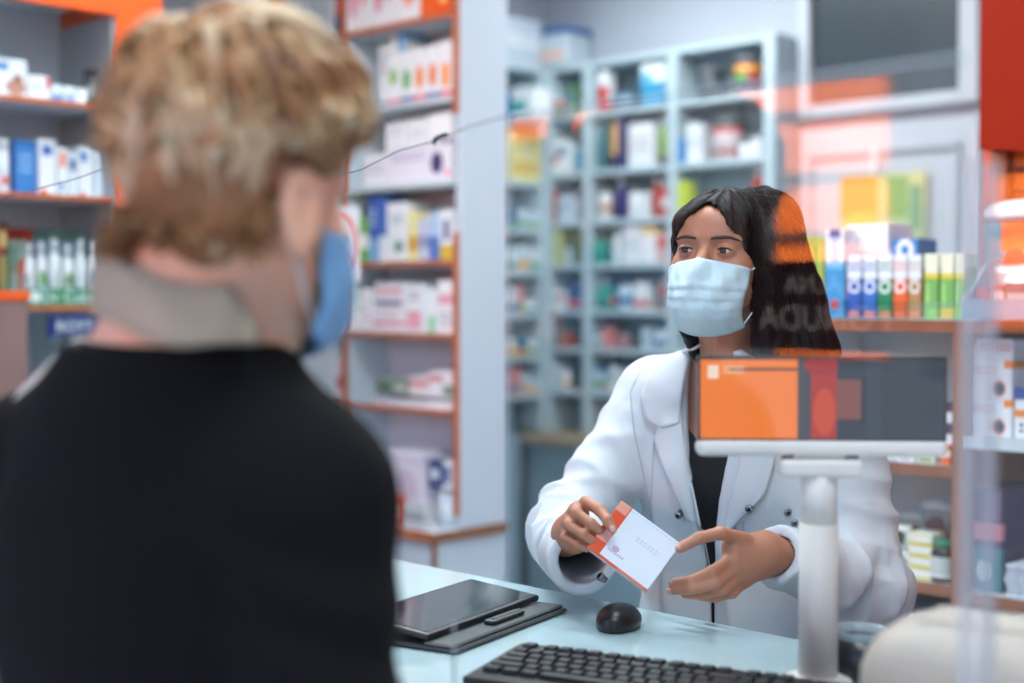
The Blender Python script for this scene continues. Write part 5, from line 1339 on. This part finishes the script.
d = smax(d, z-1.366-.12*np.minimum(y, 0), .006)
sw_ = relax(biggest(nets(f, d, 'sweater')), 2)
world_part('sweater', sw_, BLK, cu)
tb = MB(); bs_ = bvh(sw_)
# lower sweater, trousers, shoes
f = Field((-.56, .92, 0), (.02, 1.5, .66), .011)
P = f.local(Mct)
d = ell(P, (0, .01, .62), (.165, .125, .16))
for s in (-1, 1):
    d = smin(d, cap(P, (s*.08, .01, .62), (s*.085, 0, .42), .09, .06), .03); d = smin(d, cap(P, (s*.085, 0, .42), (s*.09, .02, .09), .06, .045), .03)
    d = smin(d, smax(ell(P, (s*.092, -.04, .03), (.047, .125, .05)), .004-P[2], .01), .02)
world_part('trousers', relax(nets(f, d, 'trousers'), 1), pm('dark_jeans', '#1a1f2b', .85), cu)
# customer's hands (below the counter edge, in front of the body)
for wv, sgn in ((cwR, 1), (cwL, -1)):
    fdir = Vector((.62, .72, -.28)).normalized(); sd = Vector((.75, -.64, 0))
    pb = wv+fdir*.07
    hand('hand', [(tuple(wv-fdir*.02), tuple(wv+fdir*.03), .022, .022), (tuple(wv+fdir*.03-sd*.012), tuple(pb-sd*.024), .018, .011), (tuple(wv+fdir*.03+sd*.012), tuple(pb+sd*.024), .018, .011), (tuple(wv+fdir*.03), tuple(pb), .018, .012)],
         [[tuple(wv+fdir*.02-sd*.02*sgn), tuple(wv+fdir*.055-sd*.048*sgn), tuple(wv+fdir*.085-sd*.052*sgn+Vector((0, 0, -.01)))]] +
         [[tuple(pb-sd*sgn*(.027-.018*i)), tuple(pb-sd*sgn*(.029-.019*i)+fdir*(.038-.003*abs(i-1))+Vector((0, 0, -.006))), tuple(pb-sd*sgn*(.029-.019*i)+fdir*(.062-.005*abs(i-1))+Vector((0, 0, -.022))), tuple(pb-sd*sgn*(.028-.019*i)+fdir*(.072-.006*abs(i-1))+Vector((0, 0, -.040)))] for i in range(4)], cu, SKIN_C, h=.003)
# beige neck band
NBM = pm('beige_cotton', '#b3a68f', .8, bump=.3, bscale=300)
ctr = Mct @ Vector((.0, .0, 1.36)); n1 = 48; G = []
hc = Mc @ Vector((0, .045, -.05)); nbw = NBW; axn = (hc-nbw).normalized(); axn = (axn+Vector((-.15, 0, .6))).normalized()
side = axn.cross(Vector((0, 0, 1))); 
e1_ = Vector((1, 0, 0)); e1_ = (e1_-axn*e1_.dot(axn)).normalized(); e2_ = axn.cross(e1_)
for i in range(n1+1):
    a = math.radians(-42-250*i/n1); tp = min(1, i/5+.35); row = []
    for j in range(9):
        t = j/8; r_ = .0705+.008*(1-t)+.003*math.sin(3*a+1)+.002*math.sin(7*a+3*t)+(.0035*math.sin(math.pi*t))
        p = nbw + (hc-nbw)*.83 + Vector((.04, 0, 1)).normalized()*(-.020+.042*t*tp) + (e1_*math.cos(a)+e2_*math.sin(a))*r_
        p.z += -.008*math.cos(a)+.002*math.sin(5*a)
        row.append(p)
    G.append(row)
world_part('neck_band', grid_mesh('neck_band', G, .003), NBM, cu)
# bag strap over the left shoulder
G = []
ln = [(78, 352, 1.25), (66, 349, 1.262), (48, 358, 1.27), (30, 375, 1.26), (16, 402, 1.245), (6, 440, 1.235), (-2, 500, 1.235), (-8, 600, 1.24), (-12, 700, 1.24)]
for (a, b, y_) in ln:
    row = []
    for j in range(7):
        t = j/6-.5; q = pdir(a+t*26, b-t*(26 if b < 400 else 8)); h, n, _, _ = bs_.ray_cast(CAMP, q)
        if h is None or h.y > 1.45: p = at(a+t*26, b-t*(26 if b < 400 else 8), y_)
        else: p = h - q*.005
        row.append(p)
    G.append(row)
for _ in range(3):
    for i in range(1, len(G)-1):
        for j in range(7): G[i][j] = G[i][j].lerp((G[i-1][j]+G[i+1][j])/2, .25)
o = bpy.data.objects.new('shoulder_bag_strap', grid_mesh('strap', G, .004)); COL.objects.link(o); o.data.materials.append(pm('cream_strap', '#c3beb4', .7, bump=.2, bscale=200))
tag(o, 'cream shoulder strap over the customer\'s left shoulder', 'strap')
# mask
MASKC = pm('mask_blue', '#7fb5e2', .7, var=.04)
mk, G = mask_mesh(Mc, 'face_mask', cu, MASKC, wid=1.52, n=30, m_=24)
tb = MB()
for s, gi in ((-1, 0), (1, -1)):
    e = Mc @ Vector((s*.080, .020, .004)); e2 = Mc @ Vector((s*.078, .028, -.052))
    tb = MB(); tb.tube([G[gi][1], G[gi][1].lerp(e, .6)+Vector((0, 0, .004)), e, e2, G[gi][-2].lerp(e2, .5), G[gi][-2]], .0016, 6)
    q = world_part('ear_loop', tb.mesh('ear_loop'), MATS['loop_white'], cu); q.parent = mk


# --- short wavy blond hair: a soft base volume plus individual locks
def hair_col(name, cols, rough=.55):
    m, n, b = new_mat(name); N = n.nodes; L = n.links
    at_ = N.new('ShaderNodeAttribute'); at_.attribute_name = 'tint'
    r = N.new('ShaderNodeValToRGB'); 
    while len(r.color_ramp.elements) < len(cols): r.color_ramp.elements.new(.5)
    for i, c in enumerate(cols): r.color_ramp.elements[i].position = i/(len(cols)-1); r.color_ramp.elements[i].color = (*hexc(c), 1)
    L.new(at_.outputs['Fac'], r.inputs[0]); L.new(r.outputs[0], b.inputs['Base Color']); b.inputs['Roughness'].default_value = rough
    b.inputs['Specular IOR Level'].default_value = .3
    return m
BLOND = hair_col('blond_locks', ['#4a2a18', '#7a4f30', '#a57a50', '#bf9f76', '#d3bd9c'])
f = Field((-.36, .97, 1.36), (-.04, 1.32, 1.68), .004)
P = f.local(Mhc); x, y, z = P
d = ell(P, (0, .034, .046), (.088, .106, .090))
d = smin(d, ell(P, (0, .080, -.012), (.070, .050, .062)), .03)
clear = smax(z-(.072-.0*x), y+.030-.5*np.maximum(z-.0, 0), .01)         # face
d = smax(d, -clear, .01)
Pc = f.local(Mc)
d = smax(d, -smax(smax(Pc[2]-.022, Pc[1]-.066, .006), .042-np.abs(Pc[0]), .006), .006)
d = smax(d, -smax(smax(Pc[2]-.055, Pc[1]+.012, .006), .042-np.abs(Pc[0]), .006), .006)
d = smax(d, -smax(np.abs(y-.034)-.034, smax(z-.012, .060-np.abs(x), .005), .008), .008)   # round the ears
d = smax(d, -(z+.078), .01)
d = d + .004*np.sin(38*x+22*z+2*np.sin(30*y))+.004*np.sin(41*y-27*z+2*np.sin(33*x))+.0025*np.sin(80*z+50*x)
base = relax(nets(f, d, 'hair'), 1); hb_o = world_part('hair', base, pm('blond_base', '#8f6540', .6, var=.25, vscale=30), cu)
r3 = random.Random(12); verts = []; faces = []; tint = []
def lock(pts, r, t, fl=.45, n=6):
    b0 = len(verts); prev = None; pts = [Vector(p) for p in pts]; K = len(pts)
    for i, p in enumerate(pts):
        dd_ = (pts[min(i+1, K-1)]-pts[max(i-1, 0)]).normalized(); out_ = (p-Vector((0, .034, .04))).normalized()
        s = dd_.cross(out_); s = s.normalized() if s.length > 1e-4 else Vector((1, 0, 0)); o_ = s.cross(dd_)
        u = i/(K-1); rr = r*(math.sin(math.pi*min(1, .25+u*.75))**.8+.05)
        for k in range(n):
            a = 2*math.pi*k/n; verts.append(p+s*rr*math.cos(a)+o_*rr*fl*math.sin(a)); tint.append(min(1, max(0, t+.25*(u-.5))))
    for i in range(K-1):
        for k in range(n):
            faces.append((b0+i*n+k, b0+i*n+(k+1) % n, b0+(i+1)*n+(k+1) % n, b0+(i+1)*n+k))
Cc = Vector((0, .034, .046)); Rr = Vector((.090, .108, .092)); crown = Vector((.0, .50, .86)).normalized()
cnt = 0; McI = Mc.inverted()
while cnt < 1900:
    v = Vector((r3.gauss(0, 1), r3.gauss(0, 1), r3.gauss(0, 1))).normalized()
    if v.z < -.95: continue
    p = Vector((Cc.x+v.x*Rr.x, Cc.y+v.y*Rr.y, Cc.z+v.z*Rr.z))
    if p.y < -.022+.35*max(p.z-.0, 0) and p.z < .085: continue
    if p.z < -.072: continue
    if p.z < .020 and abs(p.x) > .045 and p.y < .078: continue
    nrm = Vector((v.x/Rr.x, v.y/Rr.y, v.z/Rr.z)).normalized()
    flow = (v-crown*v.dot(crown)); flow = flow-nrm*flow.dot(nrm)
    flow = flow.normalized() if flow.length > .05 else Vector((r3.uniform(-1, 1), r3.uniform(-1, 1), 0)).normalized()
    if p.y < .06 and p.z > -.02: flow = (flow+Vector((0, .55 if p.z < .05 else -.1, 0))).normalized()     # swept back over the ears
    tw = nrm.cross(flow); L_ = r3.uniform(.045, .085)*(1.0 if p.z > .0 else .75); w_ = r3.uniform(-1, 1); ph_ = r3.uniform(0, 6)
    if p.y < .095 and abs(p.x) > .040 and p.z < .075: L_ = min(L_, .014+max(0, p.z)*.35)
    lift = r3.uniform(.003, .017)*(1.15 if p.z > .02 else .6); pts = []
    for i in range(7):
        u = i/6
        q = p - nrm*.010 + flow*L_*u + tw*(.016*w_*math.sin(3.0*u+ph_)) + nrm*(lift*math.sin(2.4*u)+.004*math.sin(6*u+ph_)) - nrm*(L_*u)**2*3.2
        pts.append(q)
    if any(((c_ := McI @ (Mhc @ q)).z < .016 and abs(c_.x) > .04 and c_.y < .064) or (c_.z < .050 and c_.y < -.014) for q in pts): continue
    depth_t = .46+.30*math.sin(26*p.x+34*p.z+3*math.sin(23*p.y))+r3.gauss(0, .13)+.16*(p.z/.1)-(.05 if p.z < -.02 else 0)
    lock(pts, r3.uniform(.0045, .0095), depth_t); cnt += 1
# flicked-out ends at the nape
for k in range(150):
    a = r3.uniform(-1.25, 1.35); p = Vector((.066*math.sin(a), .040+.070*math.cos(a), r3.uniform(-.045, -.015)))
    o_ = Vector((math.sin(a), math.cos(a), 0)); L_ = r3.uniform(.03, .05); fk = .024 if a < .2 else .042
    if p.y < .055 and abs(p.x) > .05: continue
    lock([p+o_*(fk*max(0, u-.35)**1.3*1.6)+Vector((0, 0, -L_*u+.012*u*u))+o_.cross(Vector((0, 0, 1)))*.006*math.sin(4*u+k) for u in [i/6 for i in range(7)]], r3.uniform(.004, .007), .35+r3.gauss(0, .15))
me = bpy.data.meshes.new('locks'); me.from_pydata([tuple(Mhc @ v) for v in verts], [], faces)
at_ = me.attributes.new('tint', 'FLOAT', 'POINT'); at_.data.foreach_set('value', tint)
for p_ in me.polygons: p_.use_smooth = True
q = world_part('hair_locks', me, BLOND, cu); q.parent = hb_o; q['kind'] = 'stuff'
# ================================================================== ON AND ABOVE THE COUNTER
# ---- acrylic screen
PB = .905                                       # plane b of the screen
def pz(px, py, b=PB): a = a_on(px, b); return a, z_at(py, dep(a, b))
ACR = glassy('clear_acrylic', (.985, .995, 1.0), 1.49)
EDG = frosty('acrylic_edge', '#c9dde6', .55, .15)
aL, ztop = pz(508, 116); zlow = pz(508, 578)[1]; aF, zF = pz(452, 622); aR = a_on(966, PB)
O = empty('protective_screen', W(aL, PB, CZ), RZ); tag(O, 'large clear acrylic counter screen with chamfered lower left corner in front of the pharmacist', 'screen')
pts = [(aF-aL, .0005), (aR-aL, .0005), (aR-aL, ztop-CZ), (0, ztop-CZ), (0, zlow-CZ), (aF-aL, zF-CZ)]
MB().prism(pts, 0, .004).build('panel', ACR, O)
ed = MB()
for p, q in zip(pts[2:], pts[3:]+pts[:1]):
    ed.tube([(p[0], .002, p[1]), (q[0], .002, q[1])], .0013 if q[0] != aF-aL or p[0] != aF-aL else .0016, 6)
ed.build('polished_edge', EDG, O)
aR2 = a_on(990, PB)
z2t = pz(990, 170)[1]
O2 = empty('protective_screen', W(aR2, PB, CZ), RZ); tag(O2, 'second clear acrylic screen running off the right edge of the picture', 'screen')
box('panel', ACR, 0, .9, 0, .004, .0005, z2t-CZ, O2)
box('polished_edge', EDG, -.0015, 0, 0, .004, .0005, z2t-CZ, O2)
O3 = empty('screen_bracket', W(aR, PB-.004, CZ), RZ); tag(O3, 'clear vertical acrylic strip joining the two counter screens', 'bracket')
box('strip', frosty('clear_strip', '#d3e1e8', .16, .1), .001, aR2-aR-.001, 0, .012, 0.0005, z2t-CZ+.005, O3, .001)
for x_ in (.0, aR2-aR): box('strip_edge', frosty('strip_edge', '#e8f2f6', .45, .1), x_-.0008, x_+.0008, -.001, .013, 0.0005, z2t-CZ+.006, O3)
# ---- cable strung from the screen corner to the left
cb = MB(); pa_, pb_ = W(aL, PB, ztop-.003), at(78, 179, 2.2)
cp = [W(aL, PB, ztop-.003), at(505, 117, 1.36), at(470, 127, 1.5), at(438, 141, 1.62), at(400, 151, 1.74), at(362, 170, 1.85), at(300, 186, 1.95), at(200, 182, 2.1), at(103, 170, 2.3), at(78, 179, 2.4), at(-60, 215, 2.6)]
o = MB().tube([p for p in cp], .0009, 5).build('cable', pm('thin_cable', '#767f86', .5)); tag(o, 'thin dark cable running left from the screen corner behind the customer\'s head', 'cable')
MB().tube([at(434, 143, 1.615), at(437, 139, 1.62), at(446, 136, 1.6)], .003, 6).build('cable_clip', pm('clip_dark', '#2f4a48', .4), o)

# ---- tablet in its folio
def on_counter(px, py, h=0.0):
    y = (CAMZ-CZ-h)*F/(py-HOR); return Vector((kx(px)*y, y, CZ+h))
C_ = on_counter(455, 655, .004); B_ = on_counter(568, 607, .010)
ux = (B_-C_); ux.z = 0; Lx = ux.length; ang = math.atan2(ux.y, ux.x); Ly = .165
t = empty('tablet', (C_.x, C_.y, CZ+.0012), ang); tag(t, 'black tablet in a dark grey folio lying on the counter by the customer', 'tablet')
DG = pm('folio_grey', '#3f4446', .55, bump=.1, bscale=200); BK = pm('black_gloss', '#090c10', .08, coat=.6)
MB().box(0, Lx, .0, Ly, 0, .005, .002).build('folio', DG, t)
MB().box(.002, Lx-.002, .006, .05, .005, .010, .002).build('hinge_flap', pm('flap_grey', '#54595b', .5), t)
MB().box(.004, Lx-.004, .045, Ly-.002, .006, .015, .003, 2).build('body', pm('tablet_black', '#0d1013', .35), t)
MB().box(.010, Lx-.010, .052, Ly-.008, .0145, .0155, .0002).build('screen', BK, t)
for o_ in list(t.children):
    if o_.name.split('.')[0] in ('body', 'screen'): o_.rotation_euler.x = math.radians(6)
lt = MB().box(Lx*.42, Lx*.70, .018, .036, .010, .017, .003, 2).build('latch', pm('latch_black', '#1a1d20', .3), t)
MB().box(Lx*.44, Lx*.68, .022, .026, .017, .0185, .0005).build('groove', pm('latch_shine', '#8f979b', .2, .6), lt)

# ---- mouse
mp_ = on_counter(620, 628)
ms = empty('computer_mouse', (mp_.x, mp_.y, CZ+.001), math.radians(-16)); tag(ms, 'black computer mouse on the counter in front of the pharmacist', 'mouse')
bm = bmesh.new(); bmesh.ops.create_uvsphere(bm, u_segments=32, v_segments=18, radius=1)
for v in bm.verts:
    x, y, z = v.co; zz = max(z, -.35)
    v.co = Vector((x*.030*(1-.10*y*(1 if y > 0 else .3)), y*.053, (zz+.35)*.023*(1-.18*y)))
for f in bm.faces: f.smooth = True
me = bpy.data.meshes.new('body'); bm.to_mesh(me); bm.free()
link('body', me, pm('mouse_black', '#14181c', .35), ms)
MB().tube([(-.0005, .048, .0125), (0, .034, .0208), (0, .013, .0262)], .0006, 5).build('button_seam', pm('seam_black', '#020304', .6), ms)
MB().lathe([(.006, -.003), (.0066, 0), (.006, .003)], 18, mat=Matrix.Translation((0, .026, .0195)) @ Matrix.Rotation(math.pi/2, 4, 'Y')).build('scroll_wheel', pm('wheel_grey', '#3a4046', .6), ms)

# ---- keyboard
kl = on_counter(522, 647, .014); krt = on_counter(790, 681, .014)
ka = math.atan2(krt.y-kl.y, krt.x-kl.x)
kb = empty('keyboard', (kl.x, kl.y, CZ+.001), ka); tag(kb, 'black computer keyboard lying at the lower edge of the picture', 'keyboard')
KW, KD = .435, .15
MB().prism([(-KD, 0), (0, 0), (0, .016), (-.02, .016), (-KD, .009)], 0, KW, mat=Matrix.Rotation(math.pi/2, 4, 'Z') @ Matrix.Translation((0, -KW, 0)), bevel=.0015).build('case', pm('keyboard_black', '#0a0e12', .4), kb)
KM = pm('key_black', '#0e1216', .45); kmesh = {}
def key(x, y, w_, z=.0125):
    if w_ not in kmesh:
        bm = bmesh.new(); bmesh.ops.create_cube(bm, size=1)
        for v in bm.verts:
            t_ = .80 if v.co.z > 0 else 1.0
            v.co = Vector((v.co.x*(w_-.002)*(1-(1-t_)*.016/w_), v.co.y*.0165*t_ + (.001 if v.co.z > 0 else 0), (v.co.z+.5)*.0085))
        bmesh.ops.bevel(bm, geom=bm.edges[:], offset=.0009, segments=1, affect='EDGES')
        me = bpy.data.meshes.new('key'); bm.to_mesh(me); bm.free(); me.materials.append(KM); kmesh[w_] = me
    o = bpy.data.objects.new('key', kmesh[w_]); COL.objects.link(o); o.parent = kb; o.location = (x, y, z - (-y-.0)*.045)
ys = [-.016, -.040, -.059, -.078, -.097, -.116]
for r_, y in enumerate(ys):
    lay = {0: [1]+[0.5]+[1]*4+[.25]+[1]*4+[.25]+[1]*4, 1: [1]*13+[2], 2: [1.5]+[1]*12+[1.5], 3: [1.75]+[1]*11+[2.25], 4: [2.25]+[1]*10+[2.75], 5: [1.25, 1.25, 1.25, 6.25, 1.25, 1.25, 1.25, 1.25]}[r_]
    x = .010
    for w_ in lay:
        ww_ = w_*.019
        if not (r_ == 0 and w_ < 1): key(x+ww_/2, y, round(ww_, 4))
        x += ww_
    for c_ in range(3):
        if r_ not in (3,) and not (r_ == 4 and c_ != 1): key(.292+c_*.019+.0095, y, .019)
    if r_ > 0:
        for c_ in range(4): key(.355+c_*.019+.0095, y, .019)
for i in range(3): MB().lathe([(.0015, .016), (.0015, .0165)], 8).build('indicator_light', pm('indicator', '#cfe6d8', .4), kb, (.37+i*.015, -.008, 0))

# ---- customer display on its pole
DY = 1.60
dp = at(820, 441, DY)
cd = empty('customer_display', (dp.x, DY, CZ), math.radians(-3)); tag(cd, 'pale plastic customer display on a round pole with a dark glossy screen', 'display')
IV = pm('ivory_plastic', '#e2e0da', .45, var=.02); IVD = pm('ivory_plastic_dark', '#d2cfc8', .5, var=.02)
zb_ = z_at(441, DY)-CZ; zt_ = z_at(356, DY)-CZ; x0 = (697-820)/F*DY; x1 = (945-820)/F*DY
zb2 = z_at(457, DY)-CZ
rp = 19.5/F*DY
MB().lathe([(rp, .012), (rp, zb2-.075)], 32).build('pole_lower', IVD, cd)
MB().lathe([(rp*.92, zb2-.077), (rp*.92, zb2-.012)], 32).build('pole', IV, cd)
MB().lathe([(.040, 0), (.040, .008), (.036, .013), (rp+.003, .016)], 36).build('base', IVD, cd)
MB().box(-.046, .046, -.022, .022, zb2-.022, zb2-.002, .006, 3).build('bracket', IV, cd)
for x_ in (-.036, .036): MB().box(x_-.006, x_+.006, -.012, .012, zb2-.004, zb2+.005, .001).build('hinge', pm('hinge_grey', '#4a4c50', .5), cd)
MB().box(x0, x1, -.014, .016, zb_-.017, zb_+.001, .007, 3).build('lower_bezel', IV, cd)
MB().box(x0+.001, x1-.001, -.008, .010, zb_, zt_, .0015).build('housing', pm('display_black', '#171c22', .2), cd)
# orange street reflection painted as glowing colour, flat on the display
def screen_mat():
    m, n, b = new_mat('display_reflection'); N = n.nodes; L = n.links
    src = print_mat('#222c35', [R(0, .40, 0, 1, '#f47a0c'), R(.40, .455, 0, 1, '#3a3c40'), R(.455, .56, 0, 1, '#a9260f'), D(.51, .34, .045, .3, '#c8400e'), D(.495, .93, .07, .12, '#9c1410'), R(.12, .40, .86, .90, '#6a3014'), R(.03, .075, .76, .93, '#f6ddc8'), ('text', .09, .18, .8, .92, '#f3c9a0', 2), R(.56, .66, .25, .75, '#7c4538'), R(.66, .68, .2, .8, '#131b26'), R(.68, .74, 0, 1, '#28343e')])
    m2 = src.copy(); m2.name = 'display_reflection'; b = m2.node_tree.nodes['Principled BSDF']
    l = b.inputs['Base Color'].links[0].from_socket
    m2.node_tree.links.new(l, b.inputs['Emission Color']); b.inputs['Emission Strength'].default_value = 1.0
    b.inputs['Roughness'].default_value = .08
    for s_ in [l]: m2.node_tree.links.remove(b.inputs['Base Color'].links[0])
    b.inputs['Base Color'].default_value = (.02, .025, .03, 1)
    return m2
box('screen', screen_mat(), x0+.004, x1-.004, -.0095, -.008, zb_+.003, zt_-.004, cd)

# ---- beige receipt printer, pen cup, papers at the lower right
pp = at(905, 683, 1.30)
prn = empty('receipt_printer', (pp.x+.050, 1.30, CZ+.001), math.radians(-32)); tag(prn, 'rounded beige plastic device at the lower right of the counter', 'printer')
BG = pm('beige_plastic', '#b3aca0', .5, var=.02)
MB().box(-.085, .13, -.07, .09, 0, .145, .06, 8).build('body', BG, prn)
MB().box(-.05, .10, -.072, -.069, .03, .07, .002).build('paper_slot', pm('slot_grey', '#a29d94', .6), prn)
MB().box(-.03, .08, -.02, .05, .1445, .146, .001).build('lid', pm('beige_lid', '#c4bdb0', .45), prn)
cpx = at(852, 640, 1.56)
cup = empty('pen_cup', (cpx.x+.026, 1.62, CZ+.001)); cup.scale = (.8, .8, .85); tag(cup, 'dark round pen cup with a clear rim between pole and beige device', 'cup')
MB().lathe([(.034, 0), (.037, .002), (.037, .062), (.034, .062), (.034, .006), (.001, .006)], 32, cap=False).build('body', pm('cup_black', '#10181b', .3), cup)
MB().lathe([(.0365, .062), (.040, .074), (.0385, .074), (.035, .062)], 32, cap=False).build('rim', frosty('cup_rim', '#b9cbd0', .5, .1), cup)
sp_ = empty('paper_sheets', tuple(at(1012, 660, 1.42)*1.0), math.radians(-20)); sp_.location.z = CZ+.0012; tag(sp_, 'white papers lying on the counter in the lower right corner', 'papers')
for k_ in range(3): MB().box(-.07, .14, -.10, .10, k_*.0012, k_*.0012+.0008).build('sheet', print_mat('#e6ebee', (T(.1, .9, .1, .9, '#b4c0c6', 2),)), sp_, (k_*.004, k_*.003, 0), k_*.05)
pn = MB().tube([(0, 0, .005), (.05, .07, .005)], [.0042, .0042], 8).build('pen', pm('pen_black', '#20262c', .3), None, at(1004, 655, 1.36)); pn.location = (sp_.location.x-.0, sp_.location.y-.0, CZ+.0055)
tag(pn, 'dark pen lying on the papers in the lower right corner', 'pen')
